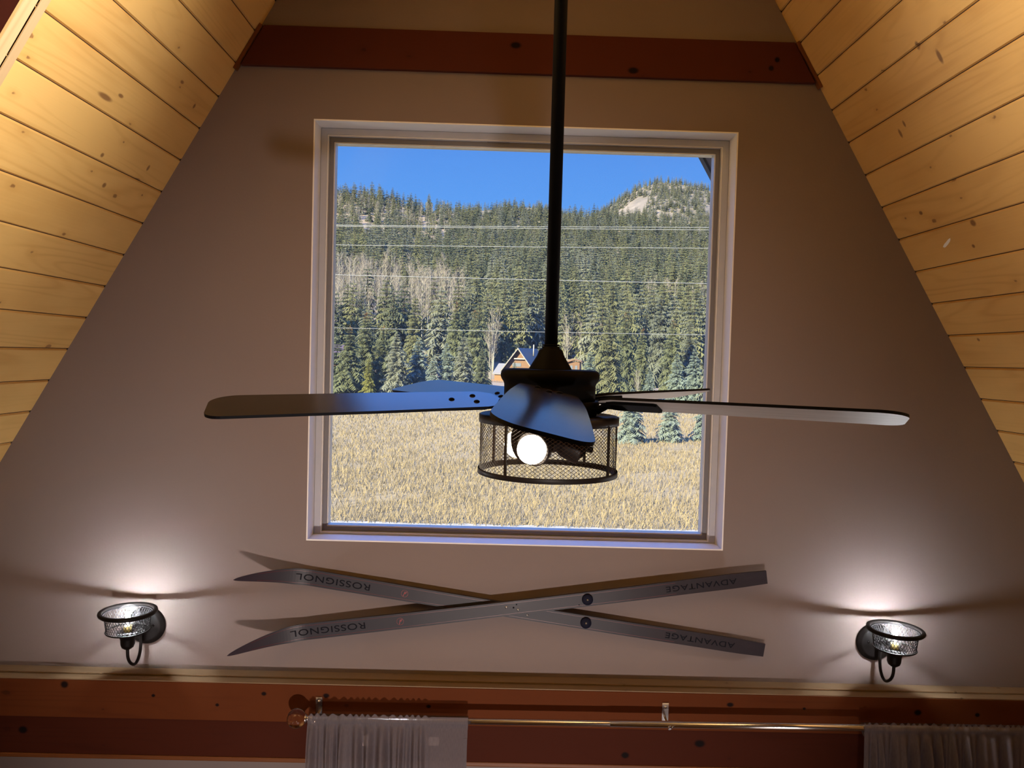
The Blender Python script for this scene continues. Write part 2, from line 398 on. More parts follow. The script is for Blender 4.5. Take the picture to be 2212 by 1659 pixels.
def obj(name, mb, mats, parent=None, bevel=0, auto=False, recalc=True):
    me = mb.mesh(name, mats, recalc) if isinstance(mb, MB) else mb
    o = bpy.data.objects.new(name, me); C.objects.link(o)
    if parent: o.parent = parent
    if bevel:
        b = o.modifiers.new('bevel', 'BEVEL'); b.width = bevel; b.segments = 2; b.limit_method = 'ANGLE'
    return o
def empty(name, loc=(0, 0, 0), rot=(0, 0, 0)):
    o = bpy.data.objects.new(name, None); C.objects.link(o); o.location = loc; o.rotation_euler = rot; o.empty_display_size = .1; return o
def tag(o, label, cat, group=None, kind=None):
    o['label'] = label; o['category'] = cat
    if group: o['group'] = group
    if kind: o['kind'] = kind
    return o
def struct(o, label=None, cat=None):
    o['kind'] = 'structure'
    if label: o['label'] = label
    if cat: o['category'] = cat
    return o

# ------------------------------------------------------------------ room shell
APZ = EZ + 2.742
T30 = math.tan(R_(30))
def hw(z): return (APZ - z)*T30                 # half width of the gable at height z
WX0, WX1 = -.679-XS, .805-XS                    # window opening
WZ0, WZ1 = EZ-.6706, EZ+.8083

def front_wall():
    mb = MB(); th = .20
    def quad(p): # polygon in xz, both faces
        n = len(p)
        mb.add([(a, 0, b) for a, b in p], [tuple(range(n))]); mb.add([(a, th, b) for a, b in p], [tuple(range(n))[::-1]])
    B = hw(0)
    quad([(-B, 0), (B, 0), (hw(WZ0), WZ0), (WX1, WZ0), (WX0, WZ0), (-hw(WZ0), WZ0)])
    quad([(-hw(WZ0), WZ0), (WX0, WZ0), (WX0, WZ1), (-hw(WZ1), WZ1)])
    quad([(WX1, WZ0), (hw(WZ0), WZ0), (hw(WZ1), WZ1), (WX1, WZ1)])
    quad([(-hw(WZ1), WZ1), (WX0, WZ1), (WX1, WZ1), (hw(WZ1), WZ1), (0, APZ)])
    return obj('wall_front', mb, M['wall'], recalc=False)
struct(front_wall(), 'beige painted gable wall around the big square window', 'wall')

# window: painted reveal, vinyl frame in steps, bead, pane
win = struct(empty('window_1', ((WX0+WX1)/2, 0, WZ0)), 'large square picture window looking out on the wooded hill', 'window')
def ring_frame(mb, i0, i1, y0, y1, mi=0):
    """square ring between inset i0 and i1, from y0 to y1 (local to the window)"""
    w = (WX1-WX0)/2; h = WZ1-WZ0
    lo_ = lambda q: q if q < .006 else max(.0055, q-.0195)     # the sill hides part of the lower rail
    o = [(-w+i0, lo_(i0)), (w-i0, lo_(i0)), (w-i0, h-i0), (-w+i0, h-i0)]
    n = [(-w+i1, lo_(i1)), (w-i1, lo_(i1)), (w-i1, h-i1), (-w+i1, h-i1)]
    vs = [(a, y, b) for y in (y0, y1) for (a, b) in o+n]
    fs = []
    for k in range(4):
        k2 = (k+1) % 4
        fs += [(k, k2, 4+k2, 4+k), (8+k, 12+k, 12+k2, 8+k2), (k, 8+k, 8+k2, k2), (4+k, 4+k2, 12+k2, 12+k)]
    mb.add(vs, fs, mi)
m_ = MB(); ring_frame(m_, -.0012, .0035, -.0012, .205); obj('reveal', m_, M['reveal'], win)
m_ = MB(); ring_frame(m_, .0045, .027, .085, .165); obj('frame', m_, M['vinyl'], win, bevel=.002)
m_ = MB(); ring_frame(m_, .027, .0315, .088, .165); obj('frame_step', m_, M['bead'], win)
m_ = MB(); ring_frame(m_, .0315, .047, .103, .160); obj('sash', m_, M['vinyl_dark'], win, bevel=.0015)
m_ = MB(); ring_frame(m_, .047, .051, .108, .150); obj('glazing_bead', m_, M['bead'], win)
hw_ = (WX1-WX0)/2; hh_ = WZ1-WZ0
m_ = MB(); m_.box(-hw_+.0512, hw_-.0512, .122, .126, .032, hh_-.0512); obj('pane', m_, M['pane'], win)
m_ = MB(); m_.box(-.14, -.06, .0995, .1045, hh_-.0345, hh_-.0318); obj('weep_slot', m_, M['vinyl_dark'], win)

# ceilings: boards with V grooves, running into the room
def slope_pt(side, s, y, depth=0.0):
    """point on the roof plane at distance s down from the ridge; depth pushes outwards"""
    nx, nz = math.cos(R_(30)), math.sin(R_(30))
    return (side*(s*math.sin(R_(30)) + depth*nx), y, APZ - s*math.cos(R_(30)) + depth*nz)
def ceiling(side, name, off, pitch, y0, y1, mat, label):
    mb = MB(); s0 = .02; smax = (APZ)/math.cos(R_(30))
    k = math.floor((s0-off)/pitch); edges = []
    while off + k*pitch < smax: edges.append(off+k*pitch); k += 1
    prof = []
    for e in edges:
        prof += [(e-.0055, 0.), (e-.0013, .0050), (e+.0013, .0050), (e+.0055, 0.)]
    prof = [(max(0, a), d) for a, d in prof]+[(smax, 0.)]
    ys = [y0, y1]
    for i in range(len(prof)-1):
        (a, d), (b, e) = prof[i], prof[i+1]
        if b-a < 1e-6: continue
        mi = 1 if (d > 0 and e > 0) else 0
        vs = [slope_pt(side, a, y0, d), slope_pt(side, b, y0, e), slope_pt(side, b, y1, e), slope_pt(side, a, y1, d)]
        ff = (0, 1, 2, 3) if side < 0 else (3, 2, 1, 0)
        uv = [(y0, a), (y0, b), (y1, b), (y1, a)]
        mb.add(vs, [ff], mi, [[uv[q] for q in ff]])
    o = obj(name, mb, [mat, M['groove']], recalc=False)
    return struct(o, label, 'ceiling')
ceiling(-1, 'ceiling_left', 1.897, .1288, -.9365, 0., M['pine_left'], 'knotty honey pine boards on the left roof slope')
ceiling(-1, 'ceiling_rear', 1.897, .1288, -6., -1.112, M['pine_left'], 'pine boards on the left roof slope behind the rafter')
ceiling(1, 'ceiling_right', 1.874, .1285, -6., 0., M['pine_right'], 'knotty honey pine boards on the right roof slope')

# roof body outside the boards, running out to an overhang
def roof(side, name):
    YE = 1.39 if side > 0 else 1.22
    mb = MB(); sm = (APZ+1.0)/math.cos(R_(30))
    pr = [(0., .012), (sm, .012), (sm, .20), (0., .20)]
    vs = [slope_pt(side, a, y, d) for y in (-6.1, YE-.015) for a, d in pr]
    fs = [(0, 1, 2, 3), (4, 7, 6, 5), (0, 4, 5, 1), (1, 5, 6, 2), (2, 6, 7, 3), (3, 7, 4, 0)]
    mb.add(vs, fs)
    o = obj(name, mb, M['soffit'])
    # soffit boards under the overhang, and the fascia
    fb = MB()
    vs = [slope_pt(side, a, y, d) for y in (YE-.055, YE) for a, d in [(0, -.012), (sm, -.012), (sm, .21), (0, .21)]]
    fb.add(vs, fs); obj('fascia', fb, M['fascia'], o)
    sb = MB()
    for k in range(6):
        y0 = .205+k*(YE-.25)/6
        vs = [slope_pt(side, a, y, d) for y in (y0, y0+(YE-.25)/6-.007) for a, d in [(0, .0), (sm, .0), (sm, .0118), (0, .0118)]]
        sb.add(vs, fs)
    obj('soffit_boards', sb, M['soffit'], o)
    return struct(o, 'brown roof overhang beyond the window, %s slope' % ('left' if side < 0 else 'right'), 'roof')
roof(-1, 'roof_left'); roof(1, 'roof_right')

# rear wall, floor
mb = MB(); B = hw(0); mb.add([(-B, -6, 0), (B, -6, 0), (0, -6, APZ)], [(0, 1, 2)]); struct(obj('wall_rear', mb, M['wall']), 'plain beige wall behind the viewer', 'wall')
mb = MB(); mb.add([(-B, -6, 0), (B, -6, 0), (B, 0, 0), (-B, 0, 0)], [(0, 1, 2, 3)], 0, [[(-B, -6), (B, -6), (B, 0), (-B, 0)]]); struct(obj('floor', mb, M['floor']), 'brown board floor of the room below', 'floor')

# collar board high on the wall
z0, z1 = EZ+.982, EZ+1.119
cb = MB()
def cut_board(mb, z0, z1, y0, y1, gap=0.0):
    p = [(-hw(z0)+gap, z0), (hw(z0)-gap, z0), (hw(z1)-gap, z1), (-hw(z1)+gap, z1)]
    vs = [(a, y, b) for y in (y0, y1) for a, b in p]
    fs = [(0, 1, 2, 3), (4, 7, 6, 5), (0, 4, 5, 1), (1, 5, 6, 2), (2, 6, 7, 3), (3, 7, 4, 0)]
    mb.add(vs, fs, 0, [[(vs[i][0], vs[i][2]-z0) for i in f] for f in fs])
cut_board(cb, z0, z1, -.020, -.0008, .018)
struct(obj('trim_1', cb, M['collar'], bevel=.002), 'dark stained board across the gable above the window', 'trim')
for side, nm in ((-1, 'trim_2'), (1, 'trim_3')):
    mb = MB()
    sA = (APZ-z1-.005)/math.cos(R_(30)); sB = (APZ-z0+.012)/math.cos(R_(30))
    vs = [slope_pt(side, a, y, d) for y in (-.024, -.0008) for a, d in [(sA, -.013), (sB, -.011), (sB, -.0015), (sA, -.0015)]]
    fs = [(0, 1, 2, 3), (4, 7, 6, 5), (0, 4, 5, 1), (1, 5, 6, 2), (2, 6, 7, 3), (3, 7, 4, 0)]
    mb.add(vs, fs, 0, [[(vs[i][2], vs[i][1]) for i in f] for f in fs])
    struct(obj(nm, mb, M['beam_lip']), 'worn wood strip closing the %s end of the dark collar board' % ('left' if side < 0 else 'right'), 'trim')

# lower wall beam with its raw top edge
def beam_piece(name, z0, z1, y0, y1, mat, parent=None, bevel=.002):
    mb = MB(); h = hw(z1)-.02
    mb.box(-h, h, y0, y1, z0, z1, 0, 'x'); return obj(name, mb, mat, parent, bevel)
bz = EZ-1.154
bm_ = beam_piece('trim_4', bz-.132, bz-.0003, -.090, -.0008, M['beam'])
struct(bm_, 'long red stained beam with black knots under the skis', 'trim')
beam_piece('raw_edge', bz, bz+.004, -.089, -.0008, M['ledge'], bm_, .001)
mb = MB(); h = hw(bz)-.05; mb.box(-h, h, -.052, -.0008, bz+.004, bz+.0105, 0, 'x'); obj('ledge_strip', mb, M['ledge'], bm_, .0015)
bl_ = beam_piece('trim_5', bz-.262, bz-.1325, -.084, -.0008, M['beam_low'])
struct(bl_, 'red timber coloured as shaded, under the knotty beam behind the curtain rod', 'trim')
beam_piece('worn_lip', bz-.279, bz-.2622, -.085, -.0008, M['beam_lip'], bl_, .004)

# left rafter with a pale edge, and the flat strip that ends the boards
rf = MB()
sm = (APZ)/math.cos(R_(30)) - .05
fs6 = [(0, 1, 2, 3), (4, 7, 6, 5), (0, 4, 5, 1), (1, 5, 6, 2), (2, 6, 7, 3), (3, 7, 4, 0)]
vs = [slope_pt(-1, a, y, d) for y in (-1.112, -1.0775) for a, d in [(.35, -.094), (sm, -.094), (sm, -.0005), (.35, -.0005)]]
rf.add(vs, fs6, 0, [[(vs[i][2], vs[i][1]+vs[i][0]) for i in f] for f in fs6])
rafter = struct(obj('trim_6', rf, M['rafter']), 'maroon stained rafter with a pale chipped edge on the left slope', 'trim')
pe = MB(); N_ = 90
rr = random.Random(3)
rows = []
for i in range(N_+1):
    s_ = .35+(sm-.35)*i/N_
    chip = 0.0
    z_ = 3.0
    j = .0012*noise.noise((s_*9, 1.3, 0))
    if 2.48 < s_ < 2.80: j += .012*abs(noise.noise((s_*30, .3, 2)))
    rows.append((s_, j))
vs = []; fs = []
for (s_, j) in rows:
    vs += [slope_pt(-1, s_, -1.1125, -.0945), slope_pt(-1, s_, -1.0772-j, -.0945), slope_pt(-1, s_, -1.0772-j, -.1005+j*.2), slope_pt(-1, s_, -1.1125, -.1005)]
for i in range(N_):
    for k in range(4): fs.append((i*4+k, i*4+(k+1) % 4, i*4+4+(k+1) % 4, i*4+4+k))
fs += [(0, 1, 2, 3), (N_*4+3, N_*4+2, N_*4+1, N_*4)]
pe.add(vs, fs, 0, [[(vs[i][2], vs[i][1]) for i in f] for f in fs]); obj('pale_edge', pe, M['pale_trim'], rafter)
fl = MB()
vs = [slope_pt(-1, a, y, d) for y in (-.936, -.911) for a, d in [(.35, -.0025), (sm, -.0025), (sm, -.0003), (.35, -.0003)]]
fl.add(vs, fs6, 0, [[(vs[i][2], vs[i][1]) for i in f] for f in fs6])
struct(obj('trim_7', fl, M['pale_trim']), 'thin flat strip covering the board ends beside the rafter', 'trim')
# small scuffs of bare paint on the right boards
def scuff(side, s_, y, ls, ly, name_, label):
    mb = MB(); n = 10; rr = random.Random(name_)
    c_ = []
    for k in range(n):
        a = 2*PI*k/n; q = rr.uniform(.75, 1.1)
        c_.append((s_+(math.cos(a)*ls*q + math.sin(a)*.012), y+math.sin(a)*ly*q))
    mb.add([slope_pt(side, a, b, -.0006) for a, b in c_]+[slope_pt(side, a, b, -.0001) for a, b in c_],
           [tuple(range(n)), tuple(range(2*n-1, n-1, -1))]+[(k, (k+1) % n, n+(k+1) % n, n+k) for k in range(n)])
    o = obj(name_, mb, M['reveal']); tag(o, label, 'scuff'); return o
scuff(1, 2.70, -.255, .006, .030, 'paint_scuff', 'white paint scuff on a right roof board above the fan blade tip')

# ------------------------------------------------------------------ ceiling fan
HX, HY = .099-XS, -1.133
fan = tag(empty('ceiling_fan', (HX, HY, EZ)), 'black five-blade ceiling fan with caged light hanging before the window', 'ceiling fan')
ridge = APZ-EZ
m_ = MB(); m_.lathe([(.0135, .0), (.0135, ridge-.16)], 24); obj('downrod', m_, M['rod'], fan)
m_ = MB(); m_.lathe([(.02, ridge-.20), (.07, ridge-.17), (.075, ridge-.10), (.05, ridge-.09)], 32); obj('canopy', m_, M['black'], fan)
m_ = MB(); m_.lathe([(.0175, .0235), (.0185, .022), (.0185, .0185), (.0225, .0175), (.0245, .015), (.0285, .004), (.044, -.022), (.0445, -.0245)], 40); obj('coupling_cover', m_, M['black'], fan)
m_ = MB()
m_.lathe([(.0138, .0275), (.0175, .0275), (.0175, .0245), (.0138, .0245)], 24); obj('rod_collar', m_, M['black'], fan)
m_ = MB()
m_.lathe([(.03, -.0235), (.088, -.0235), (.0955, -.0245), (.1000, -.028), (.1020, -.034), (.1020, -.040), (.0995, -.046), (.0965, -.050), (.0945, -.055), (.0942, -.060), (.0942, -.0865), (.0, -.0865)], 64)
obj('motor_housing', m_, M['black'], fan)
m_ = MB(); m_.lathe([(.06, -.0865), (.1005, -.0865), (.1030, -.0885), (.1030, -.100), (.1015, -.106), (.097, -.1165), (.0, -.1165)], 64); obj('flywheel_ring', m_, M['black'], fan)

def blade_parts(sag):
    # outline in local x (radial) / y (tangential)
    r0, r1 = .112, .664
    pts = []
    pts += [(r0, -.030), (r0+.006, -.0400), (r0+.030, -.0555)]
    pts += [(.35, -.0635), (r1-.055, -.0690)]
    for k in range(1, 7):
        a = R_(-90+k*90/6*.98); pts.append((r1-.055+.055*math.cos(a), -.020+.049*math.sin(a)))
    pts += [(r1, .040)]
    for k in range(1, 5):
        a = R_(k*90/4); pts.append((r1-.028+.028*math.cos(a), .040+.028*math.sin(a)))
    pts += [(.35, .0635), (r0+.030, .0555), (r0+.012, .050), (r0+.006, .030), (r0-.006, .0)]
    n = len(pts); th = .0055; kx = max(range(n), key=lambda k: pts[k][0]+(0 if pts[k][1] < .03 else -1e-4))
    lower = [(r0-.006, .0)]+pts[:kx+1]; upper = [(r0-.006, .0)]+pts[kx:][::-1]
    def chain(c, x):
        for (a, p), (d, q) in zip(c, c[1:]):
            if a <= x <= d and d > a: return p+(q-p)*(x-a)/(d-a)
        return c[-1][1]
    xs = [r0-.006, r0, r0+.006, r0+.012, r0+.030]+[r0+.03+(r1-.055-r0-.03)*k/14 for k in range(1, 15)]+[r1-.055+.055*math.sin(R_(90*k/10)) for k in range(1, 10)]+[r1-.0004]
    b = MB(); vt = []
    for x in xs:
        lo, hi = chain(lower, x), chain(upper, x)
        z = -sag*max(0, x-.1)**2
        vt += [(x, lo, z), (x, lo+(hi-lo)*.5, z), (x, hi, z)]
    m = len(xs)
    tf = []
    for i in range(m-1):
        for k in (0, 1): tf.append((i*3+k, i*3+3+k, i*3+4+k, i*3+k+1))
    b.add(vt, tf, 0)
    b.add([(x, y, z-th) for x, y, z in vt], [f[::-1] for f in tf], 1)
    loop = [i*3 for i in range(m)]+[(m-1)*3+1]+[i*3+2 for i in range(m-1, -1, -1)]+[1]
    q = len(loop)
    b.add([vt[i] for i in loop]+[(vt[i][0], vt[i][1], vt[i][2]-th) for i in loop], [(k, q+k, q+(k+1) % q, (k+1) % q) for k in range(q)], 2)
    return b
BM = [M['blade_top'], M['blade_under'], M['rod']]
bl_me = blade_parts(.0).mesh('blade', BM, recalc=False)
bl_sag = blade_parts(.085).mesh('blade', BM, recalc=False)
scr = MB(); scr.lathe([(.0, .0034), (.003, .0032), (.0055, .0018), (.0062, .0)], 14)
scr_me = scr.mesh('screw', M['black'])
ir = MB()   # blade iron: plate under the blade and a bent arm to the flywheel
ir.prism([(.128, -.030), (.145, -.040), (.222, -.040), (.228, -.034), (.228, .034), (.222, .040), (.145, .040), (.128, .030)], 'z', -.0115, -.0058)
ir_arm = [(.098, 0, -.020), (.108, 0, -.017), (.120, 0, -.010), (.132, 0, -.0085), (.16, 0, -.0085)]
vs = []; fs = []
for (x, y, z), w in zip(ir_arm, (.030, .020, .018, .026, .034)):
    vs += [(x, -w, z+.003), (x, w, z+.003), (x, w, z-.003), (x, -w, z-.003)]
for i in range(4):
    for k in range(4): fs.append((i*4+k, i*4+(k+1) % 4, i*4+4+(k+1) % 4, i*4+4+k))
fs += [(3, 2, 1, 0), (16, 17, 18, 19)]
ir.add(vs, fs)
ir_me = ir.mesh('blade_iron', M['black'])
droops = [(-.0845, -2.2), (-.0605, -.2), (-.0845, -.3), (-.0835, 0), (-.0845, 0)]
PH = 194.2
for k in range(5):
    a = PH+72*k; zb, dr = droops[k]
    mat = Matrix.Translation((0, 0, zb)) @ Matrix.Rotation(R_(a), 4, 'Z') @ Matrix.Translation((.10, 0, 0)) @ Matrix.Rotation(R_(-dr), 4, 'Y') @ Matrix.Translation((-.10, 0, 0)) @ Matrix.Rotation(R_(-12.5), 4, 'X')
    b = obj('blade', bl_sag if k == 1 else bl_me, None, fan); b.matrix_local = mat
    irn = obj('blade_iron', ir_me, None, fan); irn.matrix_local = mat
    for (sx, sy) in ((.158, .020), (.158, -.022), (.205, 0.)):
        so = obj('screw', scr_me, None, b); so.location = (sx, sy, 0)

# light kit
DR = .1445
m_ = MB(); m_.lathe([(.0, -.1168), (DR-.004, -.1168), (DR, -.1185), (DR, -.134), (DR-.0025, -.134), (DR-.0025, -.1205), (.0, -.1195)], 72); obj('drum_plate', m_, M['fan_bronze'], fan)
m_ = MB(); m_.lathe([(DR, -.229), (DR+.0005, -.239), (DR-.010, -.2395), (DR-.010, -.2375), (DR-.003, -.2365), (DR-.003, -.229)], 72, cap=False)
me_ = m_; m_.add([], []); obj('drum_rim', m_, M['fan_bronze'], fan)
m_ = MB()
def mesh_cyl(mb, r, z0, z1, ncell, nrow, wr, r2=None, seg=3):
    r2 = r if r2 is None else r2
    hz = (z1-z0)/nrow
    for d in (1, -1):
        for k in range(ncell):
            pts = []
            for i in range(nrow+1):
                a = 2*PI*(k + d*i*.5)/ncell; q = r+(r2-r)*i/nrow
                pts.append((q*math.cos(a), q*math.sin(a), z0+hz*i))
            mb.tube(pts, wr, seg, cap=False, smooth=False)
mesh_cyl(m_, DR-.0035, -.133, -.231, 84, 27, .00048)
o_ = obj('mesh_cage', m_, M['mesh_wire'], fan, recalc=False)
for a in (-128, -38, 52, 142):
    m_ = MB(); m_.box(-.0018, .0018, -.0025, .0025, -.231, -.132)
    s_ = obj('strap', m_, M['fan_bronze'], fan); s_.location = ((DR-.001)*math.cos(R_(a)), (DR-.001)*math.sin(R_(a)), 0); s_.rotation_euler = (0, 0, R_(a))
m_ = MB(); m_.lathe([(.024, -.1195), (.024, -.150), (.030, -.156), (.030, -.182), (.024, -.192), (.008, -.196), (.006, -.204), (.0, -.206)], 32); obj('light_hub', m_, M['fan_bronze'], fan)
bulbs = {-121: True, 152: True, 4: False}
for a, lit in bulbs.items():
    d = Vector((math.cos(R_(a))*.94, math.sin(R_(a))*.94, -.24)).normalized()
    c0 = Vector((0, 0, -.166))
    m_ = MB(); p = c0+d*.022
    m_.lathe([(.012, .0), (.0255, .004), (.0300, .012), (.0350, .034), (.0365, .042), (.0365, .047), (.0330, .047), (.029, .020), (.0, .018)], 32, c=tuple(p), ax=tuple(d), cap=False)
    so = obj('lamp_socket', m_, M['fan_bronze'], fan)
    if lit:
        m_ = MB(); q = p+d*.050; prof = [(.0, -.0305)]
        prof = [(.0115, -.032), (.0135, -.026)]+[(.0295*math.sin(R_(t)), -.0295*math.cos(R_(t))) for t in range(35, 181, 10)]
        prof[-1] = (0, .0295)
        m_.lathe(prof, 32, c=tuple(q), ax=tuple(d)); obj('bulb', m_, M['lamp_glow'], fan)
    else:
        m_ = MB(); q = p+d*.043
        m_.lathe([(.0262, -.012), (.0262, .004), (.022, .012), (.016, .017), (.0065, .018), (.0065, .030), (.005, .032), (0., .032)], 28, c=tuple(q), ax=tuple(d)); obj('lamp_holder', m_, M['black'], fan)

# ------------------------------------------------------------------ sconces
def sconce(x, label):
    zc = EZ-.988
    r = tag(empty('wall_sconce', (x, 0, zc)), label, 'wall lamp', 'wall sconces beside the crossed skis')
    D = .142
    m_ = MB(); m_.lathe([(.0665, .0005), (.0665, .006), (.064, .010), (.058, .0125), (.055, .0165), (.048, .019), (.0, .0205)], 56, ax=(0, -1, 0)); bp = obj('backplate', m_, M['bronze'], r)
    for sx in (-.030, .030):
        m_ = MB(); m_.lathe([(.0045, .0), (.0045, .003), (.003, .005), (0, .0055)], 16, c=(sx, -.0195, .004), ax=(0, -1, 0)); obj('cap_nut', m_, M['bronze'], bp)
    # arm
    pts = []
    ctrl = [(-.012, -.004), (-.034, -.004), (-.046, -.016), (-.046, -.045), (-.052, -.078), (-.066, -.098), (-.085, -.106), (-.106, -.100), (-.128, -.082), (-.140, -.060), (-.142, -.034)]
    for i in range(len(ctrl)-1):
        p0 = ctrl[max(i-1, 0)]; p1 = ctrl[i]; p2 = ctrl[i+1]; p3 = ctrl[min(i+2, len(ctrl)-1)]
        for q in range(5):
            t = q/5
            f = lambda a, b, c, d: .5*((2*b)+(-a+c)*t+(2*a-5*b+4*c-d)*t*t+(-a+3*b-3*c+d)*t**3)
            pts.append((0, f(p0[0], p1[0], p2[0], p3[0]), f(p0[1], p1[1], p2[1], p3[1])))
    pts.append((0, *ctrl[-1]))
    m_ = MB(); m_.tube(pts, .0052, 12); obj('arm', m_, M['bronze'], r)
    m_ = MB(); m_.lathe([(.0, -.052), (.010, -.051), (.019, -.044), (.0225, -.034), (.0228, -.018), (.0245, -.014), (.027, -.006), (.034, -.001), (.0345, .003), (.036, .0045), (.036, .008), (.0, .009)], 40, c=(0, -D, .018)); obj('cup', m_, M['bronze'], r)
    zr = .093   # ring
    m_ = MB(); m_.lathe([(.0685, .028), (.0705, .0305), (.0695, .0325), (.0655, .0325), (.0655, .0295)], 64, c=(0, -D, 0), cap=False); obj('cage_rim', m_, M['bronze'], r)
    m_ = MB()
    pr = [(.0785, zr-.006), (.0885, zr-.0065), (.0915, zr-.004), (.0925, zr), (.0915, zr+.0045), (.0885, zr+.006), (.0805, zr+.006), (.0785, zr+.004), (.0785, zr-.006)]
    m_.lathe(pr, 72, c=(0, -D, 0), cap=False); obj('top_ring', m_, M['bronze'], r)
    m_ = MB(); mesh_cyl(m_, .0655, .030, .088, 44, 6, .00085, .0735)
    # closed bottom ring of mesh
    for k in range(22):
        a = 2*PI*k/22; m_.tube([(.033*math.cos(a), .033*math.sin(a), .029), (.0655*math.cos(a+.25), .0655*math.sin(a+.25), .030)], .0006, 3, cap=False)
        m_.tube([(.033*math.cos(a), .033*math.sin(a), .029), (.0655*math.cos(a-.25), .0655*math.sin(a-.25), .030)], .0006, 3, cap=False)
    m_.tube([(.0760*math.cos(t*PI/36), .0760*math.sin(t*PI/36), .0885) for t in range(73)], .0022, 6, cap=False)
    m_.xform(Matrix.Translation((0, -D, 0))); obj('wire_cage', m_, M['cage_wire'], r, recalc=False)
    # bulb
    bz_ = .082; Rb = .0365
    prof = [(.0125, -.062), (.013, -.050), (.016, -.040)]+[(Rb*math.sin(R_(t)), -Rb*math.cos(R_(t))) for t in range(38, 181, 8)]
    prof[-1] = (0., Rb)
    m_ = MB(); m_.lathe(prof, 40, c=(0, -D, bz_), cap=False); bu = obj('bulb', m_, M['bulb_glass'], r)
    for k in range(4):
        a = PI/4+k*PI/2
        m_ = MB(); m_.tube([(.0055*math.cos(a), -D+.0055*math.sin(a), bz_-.016), (.0095*math.cos(a), -D+.0095*math.sin(a), bz_+.014)], .00115, 6); obj('filament', m_, M['filament'], bu)
    m_ = MB(); m_.tube([(0, -D, bz_-.055), (0, -D, bz_-.018)], .0028, 8); obj('stem', m_, M['reveal'], bu)
    m_ = MB(); m_.lathe([(.0128, -.036), (.0128, -.058), (.010, -.064), (0, -.064)], 20, c=(0, -D, bz_)); obj('lamp_base', m_, M['brass'], bu)
    ld = bpy.data.lights.new('sconce_light', 'POINT'); ld.energy = SCONCE_W; ld.color = (.94, .97, 1.); ld.shadow_soft_size = .009
    lo = bpy.data.objects.new('sconce_light', ld); C.objects.link(lo); lo.parent = r; lo.location = (0, -D, bz_-.002)
    return r
SCONCE_W = 7.
sconce(-1.305, 'bronze caged wall sconce on the left of the crossed skis, lit')
sconce(1.300, 'bronze caged wall sconce on the right of the crossed skis, lit')

